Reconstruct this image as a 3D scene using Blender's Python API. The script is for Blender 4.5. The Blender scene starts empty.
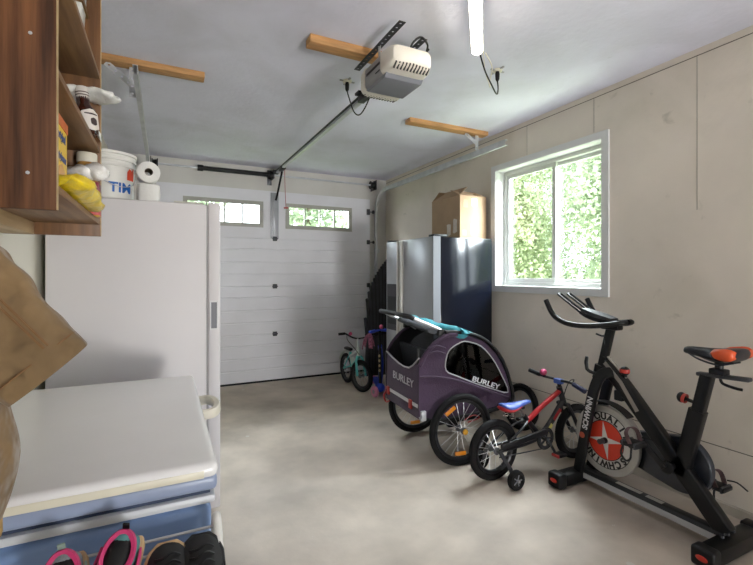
import bpy, bmesh, math, random
from math import sin, cos, pi, radians, sqrt
from mathutils import Vector as V, Matrix as M, Euler, noise
random.seed(7); noise.seed_set(3)
S = bpy.context.scene
COL = S.collection
# ------------------------------------------------------------------ camera
cam = bpy.data.cameras.new('camera'); co = bpy.data.objects.new('camera', cam); COL.objects.link(co)
cam.sensor_width = 36; cam.lens = 430/753*36; cam.shift_y = -8/753; cam.clip_start = .02
co.location = (0, 0, 1.36); co.rotation_euler = (pi/2, 0, radians(-26.2))
S.camera = co
# ------------------------------------------------------------------ exposure
S.view_settings.view_transform = 'Standard'; S.view_settings.look = 'None'
S.view_settings.exposure = 0.4; S.view_settings.gamma = 1; S.view_settings.use_curve_mapping = False
# ------------------------------------------------------------------ sky
w = bpy.data.worlds.new('sky'); S.world = w; w.use_nodes = True
bg = w.node_tree.nodes['Background']; bg.inputs[0].default_value = (.86, .93, 1, 1); bg.inputs[1].default_value = 7
# ------------------------------------------------------------------ sun, and added area lamps at the windows and rear opening
def light(name, kind, loc, rot, energy, color, **kw):
    l = bpy.data.lights.new(name, kind); o = bpy.data.objects.new(name, l); COL.objects.link(o)
    o.location = loc; o.rotation_euler = rot; l.energy = energy; l.color = color
    for k, v in kw.items(): setattr(l, k, v)
    return o
light('sun', 'SUN', (0, 0, 8), (0, radians(-52), 0), 2.4, (1, .95, .85), angle=.02)
light('rear_opening_fill', 'AREA', (2.1, -4.55, 1.1), (radians(90), 0, 0), 9, (.72, .85, 1), shape='RECTANGLE', size=.95, size_y=1.9)  # added fill lamp standing in the unseen rear opening
light('ceiling_fill_light', 'AREA', (2.1, -4.5, .4), (radians(112), 0, radians(8)), 38, (1, .98, .95), shape='RECTANGLE', size=.9, size_y=.7, spread=radians(80))  # added lamp aimed upward to brighten the ceiling
light('window_skylight', 'AREA', (3.75, 2.65, 2.9), (0, radians(50), 0), 200, (.88, .94, 1), shape='RECTANGLE', size=1.2, size_y=1.8)
light('door_window_fill', 'AREA', (1.255, 6.35, 3.1), (radians(-48), 0, 0), 420, (.93, .97, 1), shape='RECTANGLE', size=2.6, size_y=.8)  # added lamp outside the door windows, lifts the dark far end
light('window_side_fill', 'AREA', (4.2, 1.45, 3.05), (0, 0, 0), 400, (.88, .94, 1), shape='RECTANGLE', size=1.4, size_y=1.2).rotation_euler = V((-.75, .5, -.48)).to_track_quat('-Z', 'Y').to_euler()  # added lamp out of view, brightens the far end through the window
light('window_low_fill', 'AREA', (3.7, 2.65, .55), (0, radians(118), 0), 32, (1, 1, .95), shape='RECTANGLE', size=1.0, size_y=1.8)  # added lamp low outside the window, shines up at the ceiling

# ------------------------------------------------------------------ helpers
def lin(c):
    if isinstance(c, str):
        c = [int(c[i:i+2], 16)/255 for i in (0, 2, 4)]
        c = [x/12.92 if x <= .04045 else ((x+.055)/1.055)**2.4 for x in c]
    return (c[0], c[1], c[2], 1)
MATS = {}
def mat(name, c, rough=.5, metal=0, var=0, scale=8, c2=None, bump=0, bscale=None, stretch=None, spec=.5, emit=0, sheen=0, detail=4, bdist=.01, lo=.35, hi=.65):
    if name in MATS: return MATS[name]
    m = bpy.data.materials.new(name); m.use_nodes = True; n = m.node_tree.nodes; L = m.node_tree.links
    b = n['Principled BSDF']; base = lin(c)
    b.inputs['Base Color'].default_value = base; b.inputs['Roughness'].default_value = rough; b.inputs['Metallic'].default_value = metal
    b.inputs['Specular IOR Level'].default_value = spec
    if sheen: b.inputs['Sheen Weight'].default_value = sheen
    if emit: b.inputs['Emission Color'].default_value = base; b.inputs['Emission Strength'].default_value = emit
    tc = n.new('ShaderNodeTexCoord'); mp = n.new('ShaderNodeMapping'); L.new(tc.outputs['Object'], mp.inputs[0])
    if stretch: mp.inputs['Scale'].default_value = stretch
    nz = n.new('ShaderNodeTexNoise'); nz.inputs['Scale'].default_value = scale; nz.inputs['Detail'].default_value = detail
    L.new(mp.outputs[0], nz.inputs[0])
    rp = n.new('ShaderNodeValToRGB'); L.new(nz.outputs[0], rp.inputs[0])
    v = var or .04
    rp.color_ramp.elements[0].position = lo; rp.color_ramp.elements[1].position = hi
    rp.color_ramp.elements[0].color = tuple(x*(1-v) for x in base[:3])+(1,)
    rp.color_ramp.elements[1].color = lin(c2) if c2 else tuple(min(1, x*(1+v)) for x in base[:3])+(1,)
    L.new(rp.outputs[0], b.inputs['Base Color'])
    if bump:
        n2 = n.new('ShaderNodeTexNoise'); n2.inputs['Scale'].default_value = bscale or scale*4; n2.inputs['Detail'].default_value = 3
        L.new(mp.outputs[0], n2.inputs[0])
        bp = n.new('ShaderNodeBump'); bp.inputs['Strength'].default_value = bump; bp.inputs['Distance'].default_value = bdist
        L.new(n2.outputs[0], bp.inputs['Height']); L.new(bp.outputs[0], b.inputs['Normal'])
    MATS[name] = m; return m
def glass(name, tint=(1, 1, 1), gl=.08):
    m = bpy.data.materials.new(name); m.use_nodes = True; n = m.node_tree.nodes; L = m.node_tree.links
    n.remove(n['Principled BSDF']); t = n.new('ShaderNodeBsdfTransparent'); t.inputs[0].default_value = (*tint, 1)
    g = n.new('ShaderNodeBsdfGlossy'); g.inputs['Roughness'].default_value = .03
    x = n.new('ShaderNodeMixShader'); x.inputs[0].default_value = gl
    L.new(t.outputs[0], x.inputs[1]); L.new(g.outputs[0], x.inputs[2]); L.new(x.outputs[0], n['Material Output'].inputs[0]); return m

def frames(pts, closed=False, up=None):
    pts = [V(p) for p in pts]; n = len(pts); T = []
    for i in range(n):
        a = pts[(i-1) % n] if (closed or i > 0) else pts[i]; b = pts[(i+1) % n] if (closed or i < n-1) else pts[i]
        T.append((b-a).normalized())
    N = V(up) if up else (V((0, 0, 1)) if abs(T[0].z) < .9 else V((0, 1, 0)))
    out = []
    for t in T:
        N = (N - t*N.dot(t)).normalized(); out.append((N.copy(), t.cross(N).normalized()))
    return pts, out
def smooth(pts, k=6, closed=False):
    P = [V(p) for p in pts]; n = len(P); out = []
    for i in range(n if closed else n-1):
        g = lambda j: P[j % n] if closed else P[max(0, min(n-1, j))]
        a, b, c, d = g(i-1), g(i), g(i+1), g(i+2)
        for s in range(k):
            t = s/k; out.append(.5*((2*b)+(c-a)*t+(2*a-5*b+4*c-d)*t*t+(3*b-a-3*c+d)*t**3))
    if not closed: out.append(P[-1])
    return out

class B:
    def __init__(s): s.bm = bmesh.new()
    def _faces(s, rings, closed_ring=True, loop=False, caps=True):
        bm = s.bm; R = [[bm.verts.new(p) for p in r] for r in rings]; k = len(R[0])
        for i in range(len(R) if loop else len(R)-1):
            a, b = R[i], R[(i+1) % len(R)]
            for j in range(k if closed_ring else k-1):
                q = [a[j], a[(j+1) % k], b[(j+1) % k], b[j]]
                try: bm.faces.new(q)
                except ValueError: pass
        if caps and not loop and closed_ring:
            bm.faces.new(R[0][::-1]); bm.faces.new(R[-1])
        return s
    def loft(s, rings, loop=False, caps=True, closed_ring=True): return s._faces(rings, closed_ring, loop, caps)
    def box(s, lo, hi, bev=0, rot=None, seg=2):
        lo, hi = V(lo), V(hi); c = (lo+hi)/2; d = hi-lo
        m = M.Translation(c) @ ((rot if isinstance(rot, M) else Euler(rot).to_matrix().to_4x4()) if rot else M()) @ M.Diagonal((abs(d.x), abs(d.y), abs(d.z), 1))
        r = bmesh.ops.create_cube(s.bm, size=1, matrix=m)
        if bev:
            es = list({e for v in r['verts'] for e in v.link_edges})
            bmesh.ops.bevel(s.bm, geom=es, offset=bev, segments=seg, affect='EDGES', profile=.5)
        return s
    def tube(s, pts, r, seg=8, closed=False, caps=True, sq=None, up=None):
        P, F = frames(pts, closed, up); rings = []
        for i, (p, (n, b)) in enumerate(zip(P, F)):
            rr = r[i] if isinstance(r, (list, tuple)) else r
            k = sq or 1
            rings.append([p + n*(cos(2*pi*j/seg)*rr) + b*(sin(2*pi*j/seg)*rr*k) for j in range(seg)])
        return s._faces(rings, True, closed, caps)
    def sweep(s, pts, prof, up=None, closed=False):
        P, F = frames(pts, closed, up)
        return s._faces([[p+n*a+b*c for a, c in prof] for p, (n, b) in zip(P, F)], True, closed, True)
    def bar(s, p0, p1, wdt, hgt, up=(0, 0, 1), bev=0):
        p0, p1 = V(p0), V(p1); t = (p1-p0).normalized(); u = V(up); u = (u-t*u.dot(t)).normalized(); b = t.cross(u)
        R = M((( *b, 0), (*t, 0), (*u, 0), (0, 0, 0, 1))).transposed()
        L = (p1-p0).length; c = (p0+p1)/2
        return s.box(c-V((wdt/2, L/2, hgt/2)), c+V((wdt/2, L/2, hgt/2)), bev, R)
    def lathe(s, prof, org=(0, 0, 0), axis=(0, 0, 1), seg=24, caps=True):
        a = V(axis).normalized(); n = V((1, 0, 0)) if abs(a.x) < .9 else V((0, 1, 0)); n = (n-a*n.dot(a)).normalized(); b = a.cross(n); o = V(org)
        return s._faces([[o+a*h+n*(cos(2*pi*j/seg)*r)+b*(sin(2*pi*j/seg)*r) for j in range(seg)] for r, h in prof], True, False, caps)
    def cyl(s, p0, p1, r, seg=20, r1=None):
        p0, p1 = V(p0), V(p1); return s.lathe([(r, 0), (r if r1 is None else r1, (p1-p0).length)], p0, p1-p0, seg)
    def torus(s, c, axis, R, r, n=40, seg=8, sq=1):
        a = V(axis).normalized(); u = V((1, 0, 0)) if abs(a.x) < .9 else V((0, 1, 0)); u = (u-a*u.dot(a)).normalized(); b = a.cross(u); c = V(c)
        rings = []
        for i in range(n):
            d = u*cos(2*pi*i/n)+b*sin(2*pi*i/n)
            rings.append([c+d*(R+r*cos(2*pi*j/seg))+a*(r*sq*sin(2*pi*j/seg)) for j in range(seg)])
        return s._faces(rings, True, True, False)
    def ring(s, c, axis, prof, n=48):   # closed profile (radius, along axis) revolved
        a = V(axis).normalized(); u = V((1, 0, 0)) if abs(a.x) < .9 else V((0, 1, 0)); u = (u-a*u.dot(a)).normalized(); b = a.cross(u); c = V(c)
        return s._faces([[c+(u*cos(2*pi*i/n)+b*sin(2*pi*i/n))*r+a*h for r, h in prof] for i in range(n)], True, True, False)
    def ball(s, c, r, rot=None, seg=16, wob=0, ws=8):
        r = (r, r, r) if not isinstance(r, (tuple, list)) else r
        m = M.Translation(V(c)) @ (Euler(rot).to_matrix().to_4x4() if rot else M()) @ M.Diagonal((*r, 1))
        q = bmesh.ops.create_uvsphere(s.bm, u_segments=seg, v_segments=max(6, seg//2+2), radius=1, matrix=m)
        if wob:
            for v in q['verts']:
                v.co += (v.co-V(c)).normalized()*noise.noise(v.co*ws)*wob
        return s
    def prism(s, poly, f, d):           # poly 2D, f maps (a,b,depth)->3D
        a = [s.bm.verts.new(f(p[0], p[1], 0)) for p in poly]; b = [s.bm.verts.new(f(p[0], p[1], d)) for p in poly]
        s.bm.faces.new(a); s.bm.faces.new(b[::-1]); k = len(poly)
        for i in range(k): s.bm.faces.new([a[i], b[i], b[(i+1) % k], a[(i+1) % k]])
        return s
    def plate(s, outer, holes, f, d):   # polygon with holes, thickness d
        es = []
        for lp in [outer]+holes:
            vs = [s.bm.verts.new(f(p[0], p[1], 0)) for p in lp]
            es += [s.bm.edges.new((vs[i], vs[(i+1) % len(vs)])) for i in range(len(vs))]
        r = bmesh.ops.triangle_fill(s.bm, edges=es, use_beauty=True)
        fs = [g for g in r['geom'] if isinstance(g, bmesh.types.BMFace)]
        off = V(f(0, 0, d))-V(f(0, 0, 0))
        e = bmesh.ops.extrude_face_region(s.bm, geom=fs)
        bmesh.ops.translate(s.bm, verts=[g for g in e['geom'] if isinstance(g, bmesh.types.BMVert)], vec=off)
        return s
    def wob(s, amp, sc, seed=0):
        for v in s.bm.verts: v.co += noise.noise_vector(v.co*sc+V((seed, seed, 0)))*amp
        return s
    def obj(s, name, m, parent=None, ang=40, sub=0, local=False, bevel=0):
        bmesh.ops.recalc_face_normals(s.bm, faces=s.bm.faces)
        root = parent
        mw = M()
        chain = []
        while root is not None: chain.append(root); root = root.parent
        for o in reversed(chain): mw = mw @ o.matrix_basis
        if parent is not None:
            if not local: s.bm.transform(mw.inverted())
            off = V((0, 0, 0))
        else:
            lo = [min(v.co[i] for v in s.bm.verts) for i in range(3)]; hi = [max(v.co[i] for v in s.bm.verts) for i in range(3)]
            off = V(((lo[0]+hi[0])/2, (lo[1]+hi[1])/2, lo[2])); s.bm.transform(M.Translation(-off))
        me = bpy.data.meshes.new(name); s.bm.to_mesh(me); s.bm.free(); me.materials.append(m)
        if ang: me.shade_smooth(); me.set_sharp_from_angle(angle=radians(ang))
        o = bpy.data.objects.new(name, me); COL.objects.link(o); o.location = off
        if parent is not None: o.parent = parent
        if bevel:
            b = o.modifiers.new('bev', 'BEVEL'); b.width = bevel; b.segments = 2; b.limit_method = 'ANGLE'
        if sub:
            d = o.modifiers.new('sub', 'SUBSURF'); d.levels = sub; d.render_levels = sub
        return o
def tag(o, label, cat, group=None, kind=None):
    if label: o['label'] = label
    if cat: o['category'] = cat
    if group: o['group'] = group
    if kind: o['kind'] = kind
    return o
def thing(name, label, cat, loc=(0, 0, 0), group=None, rz=0):
    o = bpy.data.objects.new(name, None); COL.objects.link(o); o.empty_display_size = .1
    o.location = loc; o.rotation_euler = (0, 0, rz); o.matrix_basis = M.Translation(V(loc)) @ M.Rotation(rz, 4, 'Z')
    return tag(o, label, cat, group)
def struct(o, label=None, cat='structure'): o['kind'] = 'structure'; return tag(o, label, cat)
def copy_tree(o, parent=None):
    c = o.copy(); COL.objects.link(c)
    if parent: c.parent = parent
    for ch in [x for x in COL.objects if x.parent == o]: copy_tree(ch, c)
    return c
def text_mesh(body, size, off=0, ext=.001, shear=0, space=1):
    cu = bpy.data.curves.new('t', 'FONT'); cu.body = body; cu.size = size; cu.offset = off; cu.extrude = ext; cu.align_x = 'CENTER'; cu.align_y = 'CENTER'; cu.shear = shear; cu.space_character = space
    o = bpy.data.objects.new('t', cu); me = bpy.data.meshes.new_from_object(o); bpy.data.objects.remove(o); bpy.data.curves.remove(cu); return me
def text(bb, body, size, org, right, up, off=0, ext=.001, sx=1, shear=0, space=1, fn=None):
    me = text_mesh(body, size, off, ext, shear, space); r = V(right).normalized(); u = V(up).normalized(); n = r.cross(u); o = V(org) if not fn else None
    for v in me.vertices:
        v.co = fn(v.co) if fn else o+r*(v.co.x*sx)+u*v.co.y+n*v.co.z
    bb.bm.from_mesh(me); bpy.data.meshes.remove(me); return bb
# ------------------------------------------------------------------ materials
def concrete():
    m = mat('concrete floor', 'c9bdb0', .62, 0, .26, 2.2, bump=.12, bscale=30, lo=.3, hi=.7, detail=9)
    n = m.node_tree.nodes; L = m.node_tree.links; b = n['Principled BSDF']; src = b.inputs['Base Color'].links[0].from_socket
    tc = [x for x in n if x.type == 'TEX_COORD'][0]
    vo = n.new('ShaderNodeTexVoronoi'); vo.inputs['Scale'].default_value = 3.2; L.new(tc.outputs['Object'], vo.inputs[0])
    nz = n.new('ShaderNodeTexNoise'); nz.inputs['Scale'].default_value = 45; L.new(tc.outputs['Object'], nz.inputs[0])
    ad = n.new('ShaderNodeMath'); ad.operation = 'MULTIPLY_ADD'; ad.inputs[1].default_value = .09; L.new(nz.outputs[0], ad.inputs[0]); L.new(vo.outputs['Distance'], ad.inputs[2])
    lt = n.new('ShaderNodeMath'); lt.operation = 'LESS_THAN'; lt.inputs[1].default_value = .105; L.new(ad.outputs[0], lt.inputs[0])
    mx = n.new('ShaderNodeMix'); mx.data_type = 'RGBA'; L.new(lt.outputs[0], mx.inputs[0]); L.new(src, mx.inputs[6]); mx.inputs[7].default_value = lin('d8d4cc')
    n3 = n.new('ShaderNodeTexNoise'); n3.inputs['Scale'].default_value = .7; n3.inputs['Detail'].default_value = 5; n3.inputs['Distortion'].default_value = 1; L.new(tc.outputs['Object'], n3.inputs[0])
    rp = n.new('ShaderNodeValToRGB'); rp.color_ramp.elements[0].position = .38; rp.color_ramp.elements[1].position = .62
    rp.color_ramp.elements[0].color = (.74, .72, .70, 1); rp.color_ramp.elements[1].color = (1, 1, 1, 1); L.new(n3.outputs[0], rp.inputs[0])
    m2 = n.new('ShaderNodeMix'); m2.data_type = 'RGBA'; m2.blend_type = 'MULTIPLY'; m2.inputs[0].default_value = 1; L.new(mx.outputs[2], m2.inputs[6]); L.new(rp.outputs[0], m2.inputs[7])
    L.new(m2.outputs[2], b.inputs['Base Color']); return m
M_floor = concrete()
M_ceil = mat('ceiling paint', 'dcdcea', .85, 0, .07, 1.1, bump=.25, bscale=26, detail=8)
def smudge(m, scale, lo, hi, dark):
    n = m.node_tree.nodes; L = m.node_tree.links; b = n['Principled BSDF']; src = b.inputs['Base Color'].links[0].from_socket
    tc = [x for x in n if x.type == 'TEX_COORD'][0]; nz = n.new('ShaderNodeTexNoise'); nz.inputs['Scale'].default_value = scale; nz.inputs['Detail'].default_value = 6; nz.inputs['Distortion'].default_value = .6; L.new(tc.outputs['Object'], nz.inputs[0])
    rp = n.new('ShaderNodeValToRGB'); rp.color_ramp.elements[0].position = lo; rp.color_ramp.elements[1].position = hi; rp.color_ramp.elements[0].color = (1, 1, 1, 1); rp.color_ramp.elements[1].color = (dark, dark, dark*.97, 1); L.new(nz.outputs[0], rp.inputs[0])
    mx = n.new('ShaderNodeMix'); mx.data_type = 'RGBA'; mx.blend_type = 'MULTIPLY'; mx.inputs[0].default_value = 1; L.new(src, mx.inputs[6]); L.new(rp.outputs[0], mx.inputs[7]); L.new(mx.outputs[2], b.inputs['Base Color'])
M_wallr = mat('right wall paint', 'ddd3c7', .72, 0, .07, 1.4, bump=.3, bscale=14, detail=10)
M_wallb = mat('back wall paint', 'd0cdc8', .7, 0, .05, 2, bump=.05)
M_walll = mat('left wall paint', 'dad6c8', .7, 0, .04, 2)
smudge(M_wallr, 7, .66, .78, .72); smudge(M_wallr, 1.2, .5, .75, .86); smudge(M_ceil, 1.6, .5, .8, .82); smudge(M_ceil, 14, .68, .8, .85)
M_white = mat('white trim paint', 'd4d4d4', .4, 0, .02, 5)
M_vinyl = mat('white vinyl', 'cfd0cc', .35, 0, .02, 5)
M_door = mat('garage door steel', 'e0dfe4', .5, 0, .03, 3, bump=.06, bscale=120)
M_frame = mat('door window frame', 'a9a79f', .5, 0, .03, 4)
M_blk = mat('black plastic', '0d0d0f', .45, 0, .15, 10, spec=.35)
M_rub = mat('tyre rubber', '121112', .8, 0, .2, 20, spec=.25, bump=.2, bscale=150)
M_blkmet = mat('black powder coat', '0a0a0b', .36, 0, .15, 12, spec=.35)
M_galv = mat('galvanised steel', 'c3c5c9', .38, .45, .08, 14)
M_chrome = mat('chrome', 'd8d8da', .15, 1, .03, 5)
M_dkmet = mat('dark steel', '4b4c50', .4, .7, .15, 15)
M_pine = mat('pine lumber', 'b98a58', .6, 0, .2, 5, stretch=(1, 9, 9), bump=.1, bscale=30)
M_groove = mat('dark seam', '6f685f', .9)
M_cream = mat('cream plastic', 'd8d2c2', .45, 0, .03, 5)
M_appl = mat('appliance white', 'd2cecf', .5, 0, .015, 3, bump=.02, bscale=300)
M_grey = mat('grey plastic', '8b8d92', .45)
M_wood = mat('dark stained pine', '4c2c19', .6, 0, .4, 3.2, c2='7a4f30', stretch=(9, 9, .55), bump=.12, bscale=10, detail=8, spec=.25)
M_woodh = mat('stained shelf pine', '7d5a38', .5, 0, .2, 3.2, c2='94714a', stretch=(9, .7, 9), bump=.1, bscale=10)
M_woodraw = mat('pale pine board', 'b4976c', .55, 0, .15, 3, c2='c4a97f', stretch=(9, .7, 9))
GL = glass('window glass', (.97, .99, .98), .05)
# ------------------------------------------------------------------ room shell
W, BK, LF, RE, H = 2.877, 5.54, -.55, -4.5, 2.72
struct(B().box((LF-.2, RE-.2, -.1), (W+.2, BK+.25, 0)).obj('floor', M_floor), 'bare concrete garage floor with pale paint spots', 'floor')
struct(B().box((LF-.2, RE-.2, H), (W+.2, BK+.2, H+.15)).obj('ceiling', M_ceil), 'grey white painted ceiling with rough patches', 'ceiling')
WY0, WY1, WZ0, WZ1 = 2.095, 3.215, 1.255, 2.352
b = B()
b.box((W, RE-.2, 0), (W+.2, WY0, H)).box((W, WY1, 0), (W+.2, BK+.2, H)).box((W, WY0, 0), (W+.2, WY1, WZ0)).box((W, WY0, WZ1), (W+.2, WY1, H))
struct(b.obj('wall_right', M_wallr, ang=0), 'scuffed off-white wall holding the sliding window', 'wall')
b = B()
DX0, DX1, DH = -.09, 2.60, 2.42
b.box((LF-.2, BK, 0), (DX0+.03, BK+.2, H)).box((DX1-.03, BK, 0), (W+.2, BK+.2, H)).box((DX0+.03, BK, DH-.03), (DX1-.03, BK+.2, H))
struct(b.obj('wall_back', M_wallb, ang=0), 'cream wall around the garage door', 'wall')
struct(B().box((LF-.2, RE-.2, 0), (LF, BK, H)).obj('wall_left', M_walll, ang=0), 'cream wall behind the jacket and shelf unit', 'wall')
b = B(); b.box((LF-.2, RE-.2, 0), (1.6, RE, H)).box((2.6, RE-.2, 0), (W+.2, RE, H)).box((1.6, RE-.2, 2.08), (2.6, RE, H))  # rear opening is made up and sized for the light it admits
struct(b.obj('wall_rear', M_walll, ang=0), 'unseen wall behind the camera with an opening added for light', 'wall')
b = B()
b.box((W-.0015, RE, .364), (W+.001, BK, .369)).box((W-.0015, RE, 2.675), (W+.001, BK, 2.680))
for y in (2.828, 2.166, 1.472): b.box((W-.001, y-.0012, 2.42 if y > 2.0 else 1.75), (W+.001, y+.0012, 2.675))
struct(b.obj('trim_1', M_groove, ang=0), 'thin dark panel seams along the right wall', 'trim')
b = B().prism([(0, 0), (.016, 0), (.012, .05), (0, .058)], lambda a, c, d: (W-a, RE+d, c), BK-RE)
struct(b.obj('baseboard_right', mat('concrete curb', 'aca498', .8, 0, .15, 6, bump=.3, bscale=25), ang=0), 'low concrete curb at the foot of the right wall', 'baseboard')
# window 1 -------------------------------------------------------------------
win = thing('window_1', 'white framed sliding window onto green trees', 'window', (W, 2.655, WZ0)); win['kind'] = 'structure'
def yz(a, c, d): return (W-d, a, c)
b = B().plate([(2.037, 1.196), (3.275, 1.196), (3.275, 2.408), (2.037, 2.408)], [[(WY0, WZ0), (WY1, WZ0), (WY1, WZ1), (WY0, WZ1)]], yz, .018)
b.obj('casing', M_white, win, ang=0, bevel=.002)
b = B()
b.box((W-.004, WY0-.003, WZ0-.01), (W+.18, WY1+.003, WZ0+.003)).box((W-.004, WY0-.003, WZ1-.003), (W+.18, WY1+.003, WZ1+.01)).box((W-.004, WY0-.01, WZ0), (W+.18, WY0+.003, WZ1)).box((W-.004, WY1-.003, WZ0), (W+.18, WY1+.01, WZ1))
b.obj('jamb_liner', M_white, win, ang=0)
def frame_rect(bb, x0, x1, y0, y1, z0, z1, t):
    bb.box((x0, y0, z0), (x1, y1, z0+t)).box((x0, y0, z1-t), (x1, y1, z1)).box((x0, y0, z0+t), (x1, y0+t, z1-t)).box((x0, y1-t, z0+t), (x1, y1, z1-t)); return bb
b = frame_rect(B(), W+.085, W+.17, WY0+.004, WY1-.004, WZ0+.004, WZ1-.004, .032); b.obj('window_frame', M_vinyl, win, ang=0, bevel=.002)
s1 = frame_rect(B(), W+.095, W+.125, 2.60, WY1-.03, WZ0+.034, WZ1-.034, .038).obj('sash', M_vinyl, win, ang=0, bevel=.002)
B().box((W+.108, 2.63, WZ0+.06), (W+.112, WY1-.06, WZ1-.06)).obj('pane', GL, s1, ang=0)
s2 = frame_rect(B(), W+.13, W+.16, WY0+.03, 2.655, WZ0+.034, WZ1-.034, .032).obj('sash', M_vinyl, win, ang=0, bevel=.002)
B().box((W+.143, WY0+.055, WZ0+.06), (W+.147, 2.63, WZ1-.06)).obj('pane', GL, s2, ang=0)
# garage door ----------------------------------------------------------------
gd = thing('door_1', 'white ribbed sectional garage door with small windows', 'door', (1.255, 5.52, 0)); gd['kind'] = 'structure'
DY = 5.50; sh = DH/4
def section_profile(z0, z1):
    p = [(DY+.04, z0), (DY+.006, z0), (DY, z0+.006)]
    for fz in (.25, .5, .77):
        z = z0+(z1-z0)*fz; p += [(DY, z-.009), (DY+.006, z-.004), (DY+.006, z+.004), (DY, z+.009)]
    return p+[(DY, z1-.006), (DY+.006, z1), (DY+.04, z1)]
wins = ((.208, 1.092), (1.418, 2.302)); wz0, wz1 = 1.972, 2.258
for k in range(4):
    z0, z1 = k*sh+(.02 if k == 0 else 0), (k+1)*sh; b = B()
    if k < 3: b.prism(section_profile(z0, z1), lambda a, c, d: (DX0+d, a, c), DX1-DX0)
    else:
        f = lambda a, c, d: (a, DY+d, c)
        b.plate([(DX0, z0+.0), (DX1, z0+.0), (DX1, z1), (DX0, z1)], [[(x0, wz0), (x1, wz0), (x1, wz1), (x0, wz1)] for x0, x1 in wins], f, .04)
    b.obj('door_section', M_door, gd, ang=30)
for x0, x1 in wins:
    fr = B(); f = lambda a, c, d: (a, DY-.012+d, c); t = .028
    fr.plate([(x0-.02, wz0-.02), (x1+.02, wz0-.02), (x1+.02, wz1+.02), (x0-.02, wz1+.02)], [[(x0+t, wz0+t), (x1-t, wz0+t), (x1-t, wz1-t), (x0+t, wz1-t)]], f, .02)
    for i in range(1, 4):
        xm = x0+t+(x1-x0-2*t)*i/4; fr.box((xm-.009, DY-.008, wz0+t), (xm+.009, DY+.02, wz1-t))
    fo = fr.obj('window_frame', M_frame, gd, ang=0)
    B().box((x0+.005, DY+.022, wz0+.005), (x1-.005, DY+.027, wz1-.005)).obj('pane', GL, fo, ang=0)
B().box((DX0, DY-.004, .001), (DX1, DY+.04, .022)).obj('bottom_seal', M_blk, gd, ang=0)
b = B().box((1.205, DY-.012, 1.815), (1.305, DY-.001, 2.40), .003).box((1.23, DY-.03, 1.85), (1.28, DY-.011, 2.36), .004); b.obj('strut_plate', mat('strut steel', 'a4a5aa', .4, .3), gd)
for z in (sh, 2*sh, 3*sh):
    b = B().box((1.232, DY-.022, z-.028), (1.285, DY-.001, z+.028), .004).cyl((1.225, DY-.02, z), (1.292, DY-.02, z), .009, 10)
    b.obj('hinge', M_dkmet, gd)
    b = B().box((DX1-.05, DY-.02, z-.03), (DX1-.005, DY-.001, z+.03), .003).cyl((DX1-.02, DY-.028, z), (DX1+.06, DY-.028, z), .007, 8).cyl((DX1+.035, DY-.028, z), (DX1+.058, DY-.028, z), .022, 14)
    b.obj('roller_hinge', M_dkmet, gd)
b = B().box((DX1-.05, DY-.02, 2.20), (DX1-.005, DY-.001, 2.28), .003).cyl((DX1-.02, DY-.028, 2.24), (DX1+.06, DY-.028, 2.24), .007, 8).cyl((DX1+.03, DY-.028, 2.24), (DX1+.055, DY-.028, 2.24), .025, 14); b.obj('roller_hinge', M_dkmet, gd)
# outside ----------------------------------------------------------------------
struct(B().box((-12, -8, -.35), (24, 26, -.12)).obj('ground', mat('grass', '7f9a55', .9, 0, .3, 2), ang=0), 'grass outside the garage', 'ground')
def leafmat(name, c, c2):
    m = mat(name, c, .5, 0, .3, 3, c2=c2); n = m.node_tree.nodes; L = m.node_tree.links; b = n['Principled BSDF']
    t = n.new('ShaderNodeBsdfTranslucent'); src = b.inputs['Base Color'].links[0].from_socket; L.new(src, t.inputs[0])
    x = n.new('ShaderNodeMixShader'); x.inputs[0].default_value = .4; L.new(b.outputs[0], x.inputs[1]); L.new(t.outputs[0], x.inputs[2]); L.new(x.outputs[0], n['Material Output'].inputs[0]); return m
ML1 = leafmat('leaves light', '9fae80', 'd2dab6'); ML2 = leafmat('leaves mid', '86987a', 'bfcaab'); M_bark = mat('bark', '6c5a48', .9, 0, .3, 12, bump=.5)
def tree(x, y, r, hgt, m, label, n=16000, lf=.045, gz=-.12, group='trees outside the right window'):
    t = thing('leafy_tree', label, 'tree', (x, y, gz), group)
    B().tube([(x, y, gz), (x+.05, y+.04, hgt*.45), (x-.03, y, hgt*.8)], [.13, .09, .04], 9).obj('trunk', M_bark, t)
    b = B(); bm = b.bm; lobes = [(V((x, y, hgt*.55))+V((random.uniform(-.52, .52)*r, random.uniform(-.52, .52)*r, random.uniform(-.46, .38)*hgt)), r*random.uniform(.36, .50)) for _ in range(34)]
    for i in range(n):
        c, rr = random.choice(lobes); d = V((random.gauss(0, 1), random.gauss(0, 1), random.gauss(0, 1))).normalized()
        p = c+d*rr*random.uniform(.35, 1.05)
        nrm = (d+V((random.uniform(-.7, .7), random.uniform(-.7, .7), random.uniform(-.3, .9)))).normalized(); u = nrm.orthogonal().normalized(); u = M.Rotation(random.uniform(0, 6.3), 3, nrm) @ u; v = nrm.cross(u); s_ = lf*random.uniform(.6, 1.3)
        bm.faces.new([bm.verts.new(p-u*s_), bm.verts.new(p+v*s_*.5-u*.2*s_+nrm*.1*s_), bm.verts.new(p+u*s_), bm.verts.new(p-v*s_*.5-u*.2*s_+nrm*.1*s_)])
    b.obj('crown', m, t, ang=0)
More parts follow.
